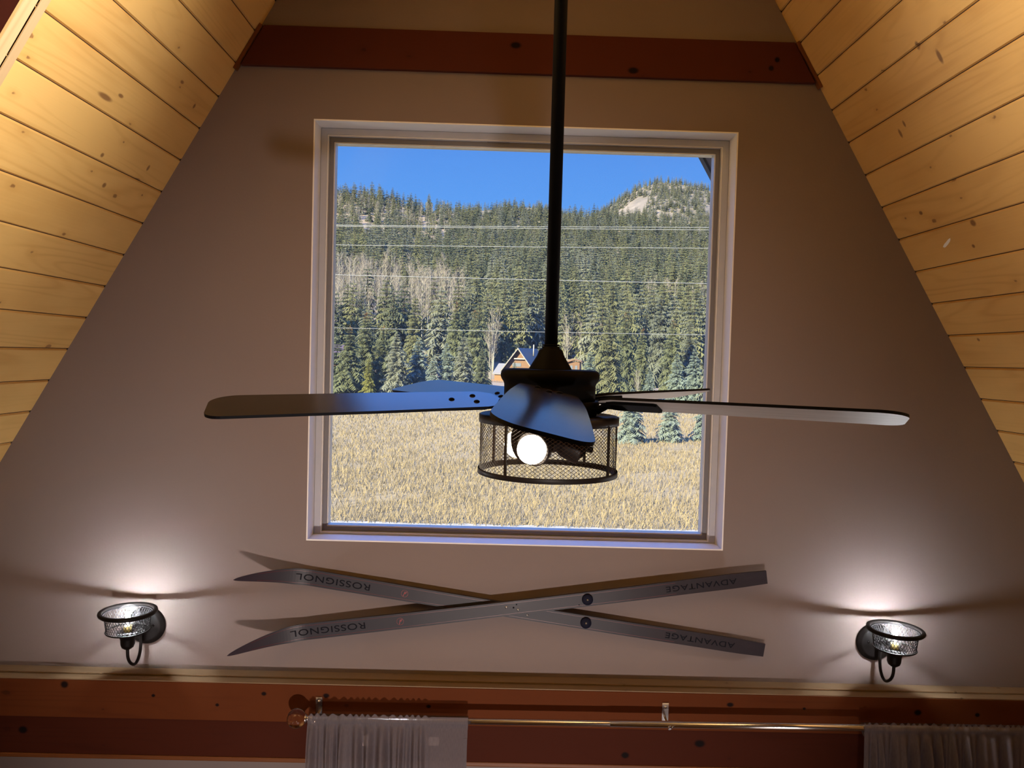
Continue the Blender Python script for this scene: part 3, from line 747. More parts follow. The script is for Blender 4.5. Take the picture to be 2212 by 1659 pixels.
# ------------------------------------------------------------------ skis
def text_mesh(txt, length, height, name):
    cu = bpy.data.curves.new(name, 'FONT'); cu.body = txt; cu.size = 1.0; cu.extrude = .0; cu.space_character = 1.08
    cu.offset = .004
    to = bpy.data.objects.new(name, cu); C.objects.link(to)
    dg = bpy.context.evaluated_depsgraph_get(); dg.update()
    me = bpy.data.meshes.new_from_object(to.evaluated_get(dg)); bpy.data.objects.remove(to)
    xs = [v.co.x for v in me.vertices]; ys = [v.co.y for v in me.vertices]
    x0, x1, y0, y1 = min(xs), max(xs), min(ys), max(ys)
    for v in me.vertices:
        u = (v.co.x-x0)/(x1-x0)*length; w = (v.co.y-y0)/(y1-y0)*height
        v.co = (u, 0, w)
    me.materials.clear(); me.materials.append(M['ski_text']); me.update(); return me
def ski(tip, tail, name, label, disk_x, extra):
    tip, tail = Vector(tip), Vector(tail); d = tail-tip; L = d.length
    ang = math.atan2(d.z, d.x)
    r = tag(empty(name, tip, (0, -ang, 0)), label, 'ski', 'crossed wooden wall skis')
    def w(x):
        if x < .17: return .0285*(max(x, .0)/.17)**.62
        if x < .30: return .0285
        if x < 1.0: return .0285-.0045*((x-.30)/.70)
        if x < L-.10: return .0240+.0015*((x-1.0)/(L-1.1))
        return .0255-.0030*((x-L+.10)/.10)
    def yc(x): return -.150*max(0, (.235-x)/.235)**1.9 - .004*math.sin(PI*min(1, max(0, (x-.2)/(L-.2))))
    def th(x): return .004 + .009*min(1, max(0, (x-.12)/.5))*(1 if x < L-.5 else max(.55, (L-x)/.5))
    xs = [.0]+[.235*(k/26)**1.15 for k in range(1, 27)]+[.235+(L-.235)*k/40 for k in range(1, 41)]
    m_ = MB(); vs = []; fs = []; mi = []
    for x in xs:
        a = w(x)+.0004; y = yc(x)
        vs += [(x, y-th(x), -a), (x, y-th(x), a), (x, y, a), (x, y, -a)]
    n = len(xs)
    for i in range(n-1):
        for k, q in ((0, 0), (1, 1), (2, 1), (3, 1)):
            m_mi = q; fs.append(((i*4+k, i*4+(k+1) % 4, i*4+4+(k+1) % 4, i*4+4+k), q))
    fs += [((0, 3, 2, 1), 1), ((n*4-4, n*4-3, n*4-2, n*4-1), 1)]
    m_.v = vs
    for f, q in fs: m_.f.append(list(f)); m_.mi.append(q); m_.sm.append(False); m_.uv.append(None)
    obj('ski_body', m_, [M['ski'], M['ski_side']], r)
    top = lambda x: yc(x)-th(x)
    # red lines near both edges
    for sg in (-1, 1):
        m_ = MB(); vs = []; fs = []
        xl = [x for x in xs if .06 < x < L-.30]
        for x in xl:
            a = sg*(w(x)*.76); vs += [(x, top(x)-.0003, a-.0006), (x, top(x)-.0003, a+.0006)]
        fs = [(2*i, 2*i+1, 2*i+3, 2*i+2) for i in range(len(xl)-1)]
        m_.add(vs, fs); obj('edge_line', m_, M['ski_line'], r)
    # lettering reads upside down, first letter towards the middle of the ski
    for txt, xa, ln, ht in (('ROSSIGNOL', .436, .262, .0225), ('ADVANTAGE', L-.108, .252, .0200)):
        o = obj('lettering', text_mesh(txt, ln, ht, 'lettering'), None, r)
        xm = xa-ln/2
        for v in o.data.vertices: v.co = (xa-v.co.x, top(xa-v.co.x)-.0011, ht/2-v.co.z)
    # red emblem
    m_ = MB(); xe = .560
    for t0 in range(0, 24):
        a, b = 2*PI*t0/24, 2*PI*(t0+1)/24
        m_.add([(xe+.0125*math.cos(q)*k_, 0, .0125*math.sin(q)*k_) for q in (a, b) for k_ in (1, .94)], [(0, 1, 3, 2)])
    for (p0, p1) in (((-.004, -.010), (.001, .008)), ((.001, .008), (.003, -.001)), ((.003, -.001), (.008, .009)), ((-.002, -.002), (.004, .002))):
        dx, dz = p1[0]-p0[0], p1[1]-p0[1]; l = math.hypot(dx, dz); nx, nz = -dz/l*.0009, dx/l*.0009
        m_.add([(xe+p0[0]+nx, 0, p0[1]+nz), (xe+p0[0]-nx, 0, p0[1]-nz), (xe+p1[0]-nx, 0, p1[1]-nz), (xe+p1[0]+nx, 0, p1[1]+nz)], [(0, 1, 2, 3)])
    o = obj('emblem', m_, M['ski_red'], r); o.location = (0, top(xe)-.0007, 0)
    # plastic disk with its screw
    m_ = MB(); m_.lathe([(.0, .0), (.0195, .0), (.0195, .006), (.018, .008), (.006, .0085), (.0, .0085)], 32, c=(disk_x, top(disk_x)+.0005, 0), ax=(0, -1, 0)); dk = obj('disk', m_, M['disk'], r)
    m_ = MB(); m_.lathe([(.0035, .0), (.0035, .0015), (.0, .002)], 12, c=(disk_x, top(disk_x)-.008, 0), ax=(0, -1, 0)); obj('disk_screw', m_, M['steel'], dk)
    for (x, z, mt, rad) in extra:
        m_ = MB(); m_.lathe([(rad*.45, .0), (rad, .0), (rad, .0012), (rad*.45, .0014)] if mt == 'steel' else [(0, .0), (rad, .0), (rad, .0006), (0, .0008)], 14, c=(x, top(x)+.0001, z), ax=(0, -1, 0), cap=False); obj('screw' if mt == 'steel' else 'screw_hole', m_, M[mt], r)
    return r
ski((-.944, -.016, EZ-.769), (.895, -.016, EZ-1.021), 'ski', 'dark grey ski hung behind, tip at upper left and tail at lower right', 1.209,
    [(.96, .010, 'steel', .004), (1.0, -.006, 'steel', .004)])
ski((-.954, -.036, EZ-1.018), (.887, -.036, EZ-.752), 'ski', 'dark grey ski crossing in front, tip at lower left and tail at upper right', 1.221,
    [(.935, .006, 'steel', .0045), (.960, .002, 'ski_text', .003), (.972, .012, 'ski_text', .0025), (.975, -.008, 'steel', .004), (1.19, -.016, 'ski_text', .002)])

# ------------------------------------------------------------------ curtain rod and curtains
RZ, RY = EZ-1.236, -.165
rod = tag(empty('curtain_rod', (-.72, RY, RZ)), 'chrome curtain rod with glass ball end on the red beam', 'curtain rod')
def rodz(x): return RZ + .0100*(x+.72)/1.92
m_ = MB(); m_.tube([(.045, 0, .0), (2.75, 0, .0145)], .0103, 20); obj('rod', m_, M['chrome'], rod)
m_ = MB(); m_.tube([(1.05, 0, .0055), (2.75, 0, .0145)], .0118, 20); obj('rod_sleeve', m_, M['chrome'], rod)
m_ = MB(); m_.lathe([(.0, -.0325)]+[(.0325*math.sin(R_(t)), -.0325*math.cos(R_(t))) for t in range(8, 175, 8)]+[(.0, .0325)], 40, c=(-.006, 0, 0), cap=False); fi = obj('finial_ball', m_, M['finial'], rod)
m_ = MB(); m_.lathe([(.013, .027), (.0155, .030), (.0145, .033), (.010, .035), (.009, .040), (.0125, .043), (.0135, .050), (.0125, .054)], 28, c=(-.006, 0, 0), ax=(1, 0, 0)); obj('finial_neck', m_, M['chrome'], rod)
for bx in (.052, 1.253, 2.55):
    m_ = MB(); zz = .0145*bx/2.75
    m_.box(bx-.011, bx+.011, .070, .0745, zz-.028, zz+.042)
    m_.box(bx-.004, bx+.004, -.002, .071, zz-.018, zz-.0105)
    m_.tube([(bx-.006, .014*math.cos(t*PI/10), zz+.014*math.sin(t*PI/10)) for t in range(-10, 2)], .0022, 6)
    m_.tube([(bx+.006, .014*math.cos(t*PI/10), zz+.014*math.sin(t*PI/10)) for t in range(-10, 2)], .0022, 6)
    m_.tube([(bx, .0705, zz+.028), (bx, .067, zz+.028)], .004, 10)
    obj('bracket', m_, M['chrome'], rod)

def curtain(name, x0, x1, seed, flat_from, label, tabs=()):
    r = tag(empty(name, ((x0+x1)/2, RY, RZ)), label, 'curtain', 'sheer curtains on the chrome rod')
    cx = (x0+x1)/2
    nx = int((x1-x0)*560); rr = random.Random(seed)
    ph = [rr.uniform(0, 6.28) for _ in range(5)]
    def fold(x, zt):
        u = x*1.0; g = 1.0
        if flat_from is not None: g = 1-min(1, max(0, (x-flat_from)/.05))
        a = (math.sin(u*210+3.0*math.sin(u*23+ph[0])+ph[1])*.45 + math.sin(u*118+2.2*math.sin(u*17+ph[2])+ph[3])*.75)
        return a*g, g
    levels = [(.020, 1), (.016, 1), (.0118, 1), (.006, 2), (.0, 2), (-.006, 2), (-.0118, 1), (-.020, 0), (-.045, 0), (-.09, 0), (-.15, 0), (-.24, 0), (-.40, 0), (-.9, 0), (-2.15, 0)]
    vs = []; fs = []
    for (dz, kind) in levels:
        for i in range(nx+1):
            x = x0+(x1-x0)*i/nx; a, g = fold(x, dz); zr = rodz(x)
            if kind == 2: y = -.0150 - .0015*a - (.0006 if dz == 0 else 0)
            elif kind == 1: y = -.0125 - .0022*a
            else:
                amp = .005+.019*min(1, (-dz-.01)/.09); y = -.012 - amp*(a*.8+.6*g)
            z = zr + dz
            if dz > .012: z += .0045*g*math.sin(x*260+ph[4]+2*math.sin(x*37)) - (.002 if flat_from is not None and g < .5 else 0)
            sx = x + (.004*math.sin(x*61+ph[0])*min(1, -dz/.2) if dz < 0 else 0)
            vs.append((sx-cx, y, z-RZ))
    nl = len(levels)
    for j in range(nl-1):
        for i in range(nx):
            fs.append((j*(nx+1)+i, j*(nx+1)+i+1, (j+1)*(nx+1)+i+1, (j+1)*(nx+1)+i))
    m_ = MB(); m_.add(vs, fs, 0, None, True); obj('curtain_panel', m_, M['sheer'], r, recalc=False)
    # back of the rod pocket
    vs = []; fs = []
    for (dz, y) in ((.0118, .0125), (.0, .0155), (-.0118, .0125), (-.020, .002), (-.026, -.008)):
        for i in range(nx+1):
            x = x0+(x1-x0)*i/nx; a, g = fold(x, 0); vs.append((x-cx, y-.0012*a*(1 if dz > -.015 else 0), rodz(x)+dz-RZ))
    for j in range(4):
        for i in range(nx): fs.append((j*(nx+1)+i, (j+1)*(nx+1)+i, (j+1)*(nx+1)+i+1, j*(nx+1)+i+1))
    m_ = MB(); m_.add(vs, fs, 0, None, True); obj('rod_pocket', m_, M['sheer'], r, recalc=False)
    for (tx, tz, tw, thh, ty) in tabs:
        m_ = MB(); m_.box(tx-tw/2-cx, tx+tw/2-cx, ty, ty+.001, tz, tz+thh); obj('cloth_tab', m_, M['tab'], r)
    if flat_from is not None:   # stitched hem of the flat edge
        m_ = MB(); m_.box(x1-.013-cx, x1-.0015-cx, -.0135, -.0125, -2.1, -.05); obj('side_hem', m_, M['sheer'], r)
    return r
curtain('curtain', -.686, -.149, 4, -.31, 'sheer grey curtain gathered at the left end of the rod by the glass ball', tabs=[(-.492, -.085, .018, .036, -.0085), (-.262, -.078, .034, .029, -.0105)])
curtain('curtain', 1.191, 1.80, 9, None, 'sheer grey curtain gathered at the right end of the rod under the sconce')

# ------------------------------------------------------------------ land outside
CY = CAM.y
def lerp_tab(tab, t):
    if t <= tab[0][0]: return tab[0][1]
    for (a, b), (c, d) in zip(tab, tab[1:]):
        if t <= c: return b+(d-b)*(t-a)/(c-a)
    return tab[-1][1]
YR = 600.0
ridge = []
for px, py in [(560, 395), (718, 402), (800, 406), (850, 416), (900, 434), (950, 437), (1000, 441), (1060, 441), (1110, 442), (1160, 441), (1230, 455), (1290, 449), (1340, 456), (1400, 464), (1470, 474), (1545, 484), (1700, 500)]:
    P = at(px, py+23, YR+CY); ridge.append(((P.x-CAM.x)/YR, P.z))
YM = 1350.0
peak = []
for px, py in [(560, 470), (900, 452), (1040, 446), (1100, 440), (1170, 439), (1215, 452), (1260, 470), (1290, 457), (1330, 430), (1380, 398), (1420, 384), (1460, 386), (1510, 397), (1550, 408), (1640, 430), (1800, 470)]:
    P = at(px, py+7, YM+CY); peak.append(((P.x-CAM.x)/YM, P.z))
Y0H = 142.0
def gz(x, y):
    Y = y-CY; t = (x-CAM.x)/max(Y, 1)
    n = .10*noise.noise((x*.06, y*.06, 0))
    if Y < Y0H: return GZ + n*min(1, Y/60)
    zr = lerp_tab(ridge, t)
    if Y <= YR:
        s = (Y-Y0H)/(YR-Y0H); s2 = s*(.62+.38*s) if s < 1 else s
        return GZ + n + (zr-GZ)*s2 + 2.4*noise.noise((x*.02, y*.02, 3.))*min(1, s*5)*(1-s*.7)
    return zr - (Y-YR)*.22
def mz(x, y):
    Y = y-CY; t = (x-CAM.x)/Y
    zp = lerp_tab(peak, t)
    s = (Y-720)/(YM-720)
    if s <= 1: return 55 + (zp-55)*max(0, s)**1.15 + 9*noise.noise((x*.008, y*.008, 1.))*min(1, max(0, 1-s)*4)
    return zp - (Y-YM)*.3
def polar_grid(t0, t1, nt, ys, zf):
    vs = []; fs = []
    for Y in ys:
        for i in range(nt+1):
            x = CAM.x+(t0+(t1-t0)*i/nt)*max(Y, 26); y = Y+CY
            vs.append((x, y, zf(x, y)))
    for j in range(len(ys)-1):
        for i in range(nt): fs.append((j*(nt+1)+i, j*(nt+1)+i+1, (j+1)*(nt+1)+i+1, (j+1)*(nt+1)+i))
    m = MB(); m.add(vs, fs, 0, None, True); return m
ys = [3.2, 6, 10, 14, 18, 22]+list(range(26, 140, 6))+list(range(140, 620, 10))+[640, 680, 740]
struct(obj('meadow_ground', polar_grid(-.62, .62, 90, ys, gz), M['ground'], recalc=False), 'golden meadow rising into the wooded hillside', 'ground')
ys = list(range(700, 1360, 20))+[1400, 1460]
struct(obj('mountain_terrain', polar_grid(-.40, .55, 110, ys, mz), M['mountain'], recalc=False), 'distant rocky mountain behind the right part of the hill', 'mountain')
m_ = MB()
vs = []; fs = []
for i in range(61):
    x = -30+i; e = .18*noise.noise((x*.7, 0, 5))+.10*noise.noise((x*2.3, 0, 6))
    vs += [(x, 14.0, GZ+.035), (x, 18.45+e-.008*x, GZ+.035), (x, 18.75+e-.008*x, GZ-.25)]
for i in range(60): fs += [(i*3, i*3+3, i*3+4, i*3+1), (i*3+1, i*3+4, i*3+5, i*3+2)]
m_.add(vs, fs); struct(obj('gravel_road', m_, M['gravel']), 'white gravel road edge below the meadow', 'road')

# ---------------------------------------------------------------- plants
def conifer_mesh(name, seed, levels, nb, R, mats, fingers=5, taper=.9, base=.06, wiggle=.25, trunk=True):
    """a spruce of height 1: whorls of drooping feathered boughs"""
    rr = random.Random(seed); m = MB()
    for k in range(levels):
        f = (k+rr.uniform(-.25, .25))/levels; f = max(0, f)
        z = base+(.985-base)*(f**.92)
        rad = R*(1-f)**taper*rr.uniform(.82, 1.12)+.012
        n = max(4, int(nb*(1-.45*f)))
        a0 = rr.uniform(0, 6.28)
        for j in range(n):
            a = a0+2*PI*j/n+rr.uniform(-.3, .3); r = rad*rr.uniform(1-wiggle*1.3, 1+wiggle*.7)
            ca, sa = math.cos(a), math.sin(a)
            up = .28*(f-.35)*r; dr = (.52-.30*f)*r*rr.uniform(.6, 1.4)
            def pt(q, side=0., dz=0.):
                zz = z + up*q*1.6 - dr*q*q + .12*r*max(0, q-.75)
                return (ca*r*q - sa*side, sa*r*q + ca*side, zz+dz)
            w = .40*r+.010
            if fingers <= 1:
                m.add([pt(.0, 0, .006), pt(.55, w*.55, -.012), pt(1.0), pt(.55, -w*.55, -.012), pt(.5, 0, .012)], [(0, 1, 4), (1, 2, 4), (2, 3, 4), (3, 0, 4)], 0)
            else:
                for q_ in range(fingers):
                    q = .12+.88*(q_+.5)/fingers; l = w*(1.15-.75*q)*rr.uniform(.8, 1.3); b = .5/fingers
                    for sg in (-1, 1):
                        m.add([pt(q-b, 0, .004), pt(q+b*.9, 0, .004), pt(min(1.08, q+b*1.6), sg*l, -.012-.60*l*rr.random())], [(0, 1, 2)], 0)
                m.add([pt(.80, .010*R*8, 0), pt(1.06, 0, .0), pt(.80, -.010*R*8, 0)], [(0, 1, 2)], 0)
    m.add([(.006, 0, .95), (-.004, .006, .95), (-.004, -.006, .95), (0, 0, 1.0)], [(0, 1, 3), (1, 2, 3), (2, 0, 3)], 0)
    if trunk:
        m.tube([(0, 0, -.03), (0, 0, .4), (0, 0, .94)], [.014, .009, .002], 5, 1)
    return m
def trunk_mesh(name):
    m = MB(); m.tube([(0, 0, -.03), (0, 0, .4), (0, 0, .94)], [.016, .010, .002], 7); return m.mesh(name, M['bark'])

near_fol = {}
for key, mat, seeds, Rr in (('olive', 'fol_olive', (1, 2), .235), ('rust', 'fol_rust', (3, 4, 5), .24), ('blue', 'fol_blue', (6, 7, 8), .265), ('grey', 'fol_grey', (9, 10), .25), ('yellow', 'fol_yellow', (11,), .20), ('dark', 'fol_dark', (12, 13), .24)):
    near_fol[key] = [conifer_mesh('foliage', s_, 26, 14, Rr, None, fingers=7, taper=.78, trunk=False).mesh('foliage', [M[mat]], recalc=False) for s_ in seeds]
trunk_me = trunk_mesh('trunk')
def near_conifer(px, top, Y, key, var, label, name='spruce_tree', base_py=None, wide=1.0, group=None):
    """a spruce at distance Y whose top shows at pixel (px, top); stands on the land there"""
    P = at(px, top, Y+CY); g = gz(P.x, P.y); h = P.z-g
    r = tag(empty(name, (P.x, P.y, g), (0, 0, random.uniform(0, 6.28))), label, 'tree', group); r.scale = (h*wide, h*wide, h)
    L = near_fol[key]; f = bpy.data.objects.new('foliage', L[var % len(L)]); C.objects.link(f); f.parent = r
    t = bpy.data.objects.new('trunk', trunk_me); C.objects.link(t); t.parent = r
    return r
NT_ = [
 (729, 722, 78, 'dark', 0, 'dark spruce at the left window edge, half cut by the frame', 1.0),
 (757, 700, 76, 'rust', 0, 'rust-topped spruce second from the left window edge', 1.05),
 (792, 670, 80, 'rust', 1, 'tall spruce with orange-brown cones crowding its pointed top', 1.0),
 (798, 770, 73, 'yellow', 0, 'small yellow-green spruce low in the left row of spruces', 1.0),
 (830, 700, 79, 'rust', 2, 'rust-tipped spruce right of the small yellow-green one', .95),
 (858, 716, 74, 'grey', 0, 'grey-green spruce in front of the tall olive pointed one', 1.05),
 (898, 635, 98, 'olive', 0, 'tall olive conifer with rusty tip rising behind the left row', .8),
 (905, 726, 76, 'blue', 0, 'blue-green spruce directly below the tall olive conifer', 1.0),
 (937, 764, 74, 'blue', 1, 'small teal-blue spruce standing low between two taller spruces', .9),
 (966, 738, 78, 'blue', 2, 'blue spruce right of the small teal one', 1.0),
 (986, 646, 95, 'rust', 1, 'tall dark conifer with rusty tip behind the blue spruces', .72),
 (1003, 722, 76, 'grey', 1, 'grey-green spruce near the right end of the left row', 1.0),
 (1027, 664, 90, 'rust', 0, 'tall rusty-tipped spruce closest to the cabin on its left', .85),
 (1043, 745, 80, 'dark', 1, 'short dark spruce ending the left row before the clearing', .9),
 (1112, 779, 128, 'grey', 0, 'thin young spruce standing in front of the cabin gable', .8),
 (1093, 722, 165, 'dark', 0, 'dark spruce rising behind the cabin roof', .9),
 (1168, 735, 150, 'grey', 1, 'spruce behind the fan cone at the right end of the cabin', 1.0),
 (1276, 756, 92, 'blue', 0, 'blue spruce next to the small brown shed', 1.1),
 (1318, 676, 86, 'olive', 1, 'big olive spruce with rusty top right of the fan cone', 1.05),
 (1352, 671, 105, 'rust', 2, 'tall conifer with rust-brown tip touching the big olive spruce', .8),
 (1389, 704, 112, 'rust', 0, 'slender rust-tipped conifer on the slope past the big olive spruce', .75),
 (1430, 630, 135, 'grey', 0, 'tall pale grey-green conifer above the grassy clearing', .8),
 (1404, 797, 84, 'blue', 1, 'small bluish spruce beside the grassy clearing', .95),
 (1455, 686, 98, 'rust', 1, 'rust-topped conifer left of the blue spruces by the right frame', .85),
 (1463, 762, 82, 'blue', 2, 'broad blue spruce at the right end of the tree line', 1.0),
 (1492, 690, 102, 'grey', 1, 'grey-green conifer rising behind the broad blue spruce', .85),
 (1502, 750, 80, 'blue', 0, 'blue-green spruce one before the right window frame', .95),
 (1532, 768, 79, 'grey', 0, 'spruce cut by the right window frame above the fan blade', 1.0),
 (1366, 836, 43.5, 'blue', 1, 'young blue spruce in the meadow beside the lamp cage', 1.25),
 (1450, 852, 44.5, 'blue', 0, 'young blue spruce in the meadow, middle of the three', 1.15),
 (1524, 848, 45.5, 'blue', 2, 'young blue spruce in the meadow at the right window frame', 1.1),
]
for (px, top, Y, key, var, lab, wd) in NT_: near_conifer(px, top, Y, key, var, lab, wide=wd)

# bare aspens
def aspen_mesh(seed, n_br, lean=.03, multi=1):
    rr = random.Random(seed); m = MB()
    for q in range(multi):
        ox, oy = (rr.uniform(-.03, .03), rr.uniform(-.03, .03)) if multi > 1 else (0, 0)
        lx, ly = rr.uniform(-lean, lean)*(3.5 if multi > 1 else 1), rr.uniform(-lean, lean)
        tp = lambda f: (ox+lx*f*f+.006*math.sin(f*9+seed), oy+ly*f*f, f)
        m.tube([tp(f) if f > 0 else (ox, oy, -.03) for f in (0, .15, .3, .45, .6, .75, .9, 1.0)], [.0105, .0095, .0085, .007, .0055, .004, .002, .0006], 5, 0)
        for k in range(n_br):
            f = rr.uniform(.34, .96); a = rr.uniform(0, 6.28); l = (.20*(1.05-f)+.05)*rr.uniform(.7, 1.3)
            b = Vector(tp(f)); d = Vector((math.cos(a)*.62, math.sin(a)*.62, .78)).normalized(); e = b+d*l+Vector((0, 0, .15*l))
            mid = b+d*l*.5
            m.tube([b, mid, e], [.0028, .0018, .0007], 3, 1, cap=False, smooth=False)
            for _ in range(8):
                u = rr.uniform(.25, 1); s0 = b.lerp(e, u); dd = (d+Vector((rr.uniform(-.9, .9), rr.uniform(-.9, .9), rr.uniform(-.2, .9)))).normalized()
                t1 = s0+dd*l*rr.uniform(.25, .6); sd = dd.cross(Vector((rr.random(), rr.random(), rr.random()))).normalized()*.0011
                m.add([s0-sd, s0+sd, t1], [(0, 1, 2)], 1)
                for _q in range(2):
                    s1 = s0.lerp(t1, rr.uniform(.3, .9)); d2 = (dd+Vector((rr.uniform(-.8, .8), rr.uniform(-.8, .8), rr.uniform(-.1, .8)))).normalized()
                    m.add([s1-sd*.7, s1+sd*.7, s1+d2*l*rr.uniform(.15, .35)], [(0, 1, 2)], 1)
    return m
asp = [aspen_mesh(100+k, 26).mesh('bare_aspen', [M['aspen_bark'], M['twigs']], recalc=False) for k in range(4)]
aspm = [aspen_mesh(120+k, 15, .03, 4).mesh('bare_aspen', [M['aspen_bark'], M['twigs']], recalc=False) for k in range(2)]
asp_count = 0
def aspen(x, y, h, me, label, group):
    o = bpy.data.objects.new('bare_aspen', me); C.objects.link(o); o.location = (x, y, gz(x, y)); o.rotation_euler = (0, 0, random.uniform(0, 6.28))
    o.scale = (h, h, h*1.0); tag(o, label, 'tree', group); return o
def px_to_ground(px, Y):
    P = at(px, 770, Y+CY); return P.x, P.y
ra = random.Random(21)
for i in range(155):
    px = ra.uniform(716, 1000); Y = ra.uniform(178, 262)
    if px > 900 and ra.random() < .35: Y = ra.uniform(165, 215)
    x, y = px_to_ground(px, Y); aspen(x, y, ra.uniform(12, 17.5), ra.choice(asp), 'bare white-trunked aspen in the grey grove on the left hillside', 'aspens in the left grove')
for i in range(85):
    px = ra.uniform(700, 985); Y = ra.uniform(455, 575)
    x, y = px_to_ground(px, Y); aspen(x, y, ra.uniform(10, 13), ra.choice(asp), 'bare aspen in the pale band under the left skyline', 'aspens under the skyline')
for i in range(34):
    px = ra.uniform(1385, 1560); Y = ra.uniform(225, 285)
    x, y = px_to_ground(px, Y); aspen(x, y, ra.uniform(10, 14), ra.choice(asp), 'bare aspen in the small grove high beside the right frame', 'aspens by the right frame')
for px, Y, h, k in ((1066, 150, 12.5, 0), (1060, 120, 9.5, 1)):
    x, y = px_to_ground(px, Y); aspen(x, y, h, aspm[k], ('tall forked aspen clump with white stems left of the cabin', 'shorter bare aspen clump in front of the forked one, left of the cabin')[k], None)
for i in range(16):
    px = ra.uniform(1205, 1300); Y = ra.uniform(150, 205)
    x, y = px_to_ground(px, Y); aspen(x, y, ra.uniform(7, 11), ra.choice(asp), 'bare aspen behind the shed, right of the fan rod', 'aspens behind the shed')
x, y = px_to_ground(1379, 80); aspen(x, y, 3.6, aspm[0], 'pale leafless shrub in front of the big olive spruce', None)

# hillside conifers: the 300 that show largest are single trees, the rest one forest
hill_keys = ['fol_olive', 'fol_dark', 'fol_grey', 'fol_olive']
hill_me = {}
for key in ('fol_olive', 'fol_dark', 'fol_grey'):
    hill_me[key] = [conifer_mesh('conifer', 40+i+len(key), 16, 10, .235, None, fingers=4, taper=.72, base=.10).mesh('hillside_conifer', [M[key], M['bark']], recalc=False) for i in range(3)]
cand = []
rh = random.Random(77)
tries = 0
cells = {}
while len(cand) < 4600 and tries < 200000:
    tries += 1
    px = rh.uniform(-150, 2450); Y = (150 if 600 < px < 1640 else 92)+(YR-145)*(rh.random()**.85)
    x, y = px_to_ground(px, Y)
    # the grove, the clearing, the cabin ground and the aspen band stay thin
    dens = 1.0
    if 700 < px < 1000 and 165 < Y < 270: dens = .10
    if 700 < px < 1000 and Y < 165: dens = .2
    if 690 < px < 980 and 440 < Y < 580: dens = .22
    if 1370 < px < 1570 and 215 < Y < 285: dens = .4
    if 1395 < px < 1445 and Y < 185: dens = 0
    if 1060 < px < 1265 and Y < 172: dens = 0
    if rh.random() > dens: continue
    k = (int(x//6), int(y//6)); ok = True
    for dx in (-1, 0, 1):
        for dy in (-1, 0, 1):
            for (qx, qy) in cells.get((k[0]+dx, k[1]+dy), ()):
                if (qx-x)**2+(qy-y)**2 < 4.8**2: ok = False
    if not ok: continue
    cells.setdefault(k, []).append((x, y))
    h = rh.uniform(11, 17.5)*(1 if Y < 400 else .88)
    cand.append((Y, px, x, y, h))
cand.sort(key=lambda c: -(c[4]/c[0]) if 700 < c[1] < 1560 else 1)
single, rest = cand[:268], cand[268:]
lab_of = {'fol_olive': 'olive-green conifer among the dense trees of the lower hillside', 'fol_dark': 'dark green conifer among the dense trees of the lower hillside', 'fol_grey': 'pale grey-green conifer among the dense trees of the lower hillside'}
grp_of = {'fol_olive': 'olive hillside conifers', 'fol_dark': 'dark hillside conifers', 'fol_grey': 'pale hillside conifers'}
for (Y, px, x, y, h) in single:
    key = rh.choice(hill_keys); o = bpy.data.objects.new('hillside_conifer', rh.choice(hill_me[key])); C.objects.link(o)
    o.location = (x, y, gz(x, y)-.1); o.rotation_euler = (0, 0, rh.uniform(0, 6.28)); w_ = h*rh.uniform(.9, 1.15); o.scale = (w_, w_, h)
    tag(o, lab_of[key], 'tree', grp_of[key])

import numpy as np
def forest(name, items, protos, mats, label):
    """many trees merged into one mesh: items are (x, y, z, height, width, angle, prototype, material)"""
    V = []; Fv = []; Ln = []; MI = []; off = 0
    pr = []
    for p in protos:
        v = np.array(p.v, dtype=np.float32); lens = [len(f) for f in p.f]; idx = np.array([i for f in p.f for i in f], dtype=np.int32)
        pr.append((v, lens, idx, np.array(p.mi, dtype=np.int32)))
    for (x, y, z, h, w, a, k, mi) in items:
        v, lens, idx, pm = pr[k]; c, s = math.cos(a), math.sin(a)
        q = np.empty_like(v); q[:, 0] = (v[:, 0]*c-v[:, 1]*s)*w+x; q[:, 1] = (v[:, 0]*s+v[:, 1]*c)*w+y; q[:, 2] = v[:, 2]*h+z
        V.append(q); Fv.append(idx+off); Ln += lens; MI.append(np.where(pm == 1, len(mats)-1, mi)); off += len(v)
    V = np.concatenate(V); Fv = np.concatenate(Fv); MI = np.concatenate(MI)
    me = bpy.data.meshes.new(name); me.vertices.add(len(V)); me.vertices.foreach_set('co', V.ravel())
    me.loops.add(len(Fv)); me.loops.foreach_set('vertex_index', Fv)
    me.polygons.add(len(Ln)); st = np.concatenate([[0], np.cumsum(Ln)[:-1]]).astype(np.int32)
    me.polygons.foreach_set('loop_start', st); me.polygons.foreach_set('material_index', MI)
    for m in mats: me.materials.append(m)
    me.update(calc_edges=True)
    o = bpy.data.objects.new(name, me); C.objects.link(o); tag(o, label, 'forest', None, 'stuff'); return o
fp = [conifer_mesh('p', 200+i, 12, 8, .235, None, fingers=3, taper=.72, base=.10) for i in range(4)]
items = []
for (Y, px, x, y, h) in rest:
    w_ = h*rh.uniform(.9, 1.15); items.append((x, y, gz(x, y)-.1, h, w_, rh.uniform(0, 6.28), rh.randrange(4), rh.randrange(4)))
forest('hillside_forest', items, fp, [M['fol_olive'], M['fol_dark'], M['fol_grey'], M['fol_olive'], M['bark']], 'dense conifer forest covering the upper hillside up to the skyline')
items = []
for i in range(6000):
    px = rh.uniform(1180, 1640) if i > 1700 else (rh.uniform(950, 1180) if i > 800 else rh.uniform(1640, 2050)); Y = rh.uniform(760, YM+8)
    x, y = px_to_ground(px, Y)
    if noise.noise((x*.012, y*.012, 8.)) < -.26 and Y < YM-60: continue
    h = rh.uniform(9, 15); items.append((x, y, mz(x, y)-.2, h, h*rh.uniform(.9, 1.2), rh.uniform(0, 6.28), rh.randrange(2), rh.randrange(3)))
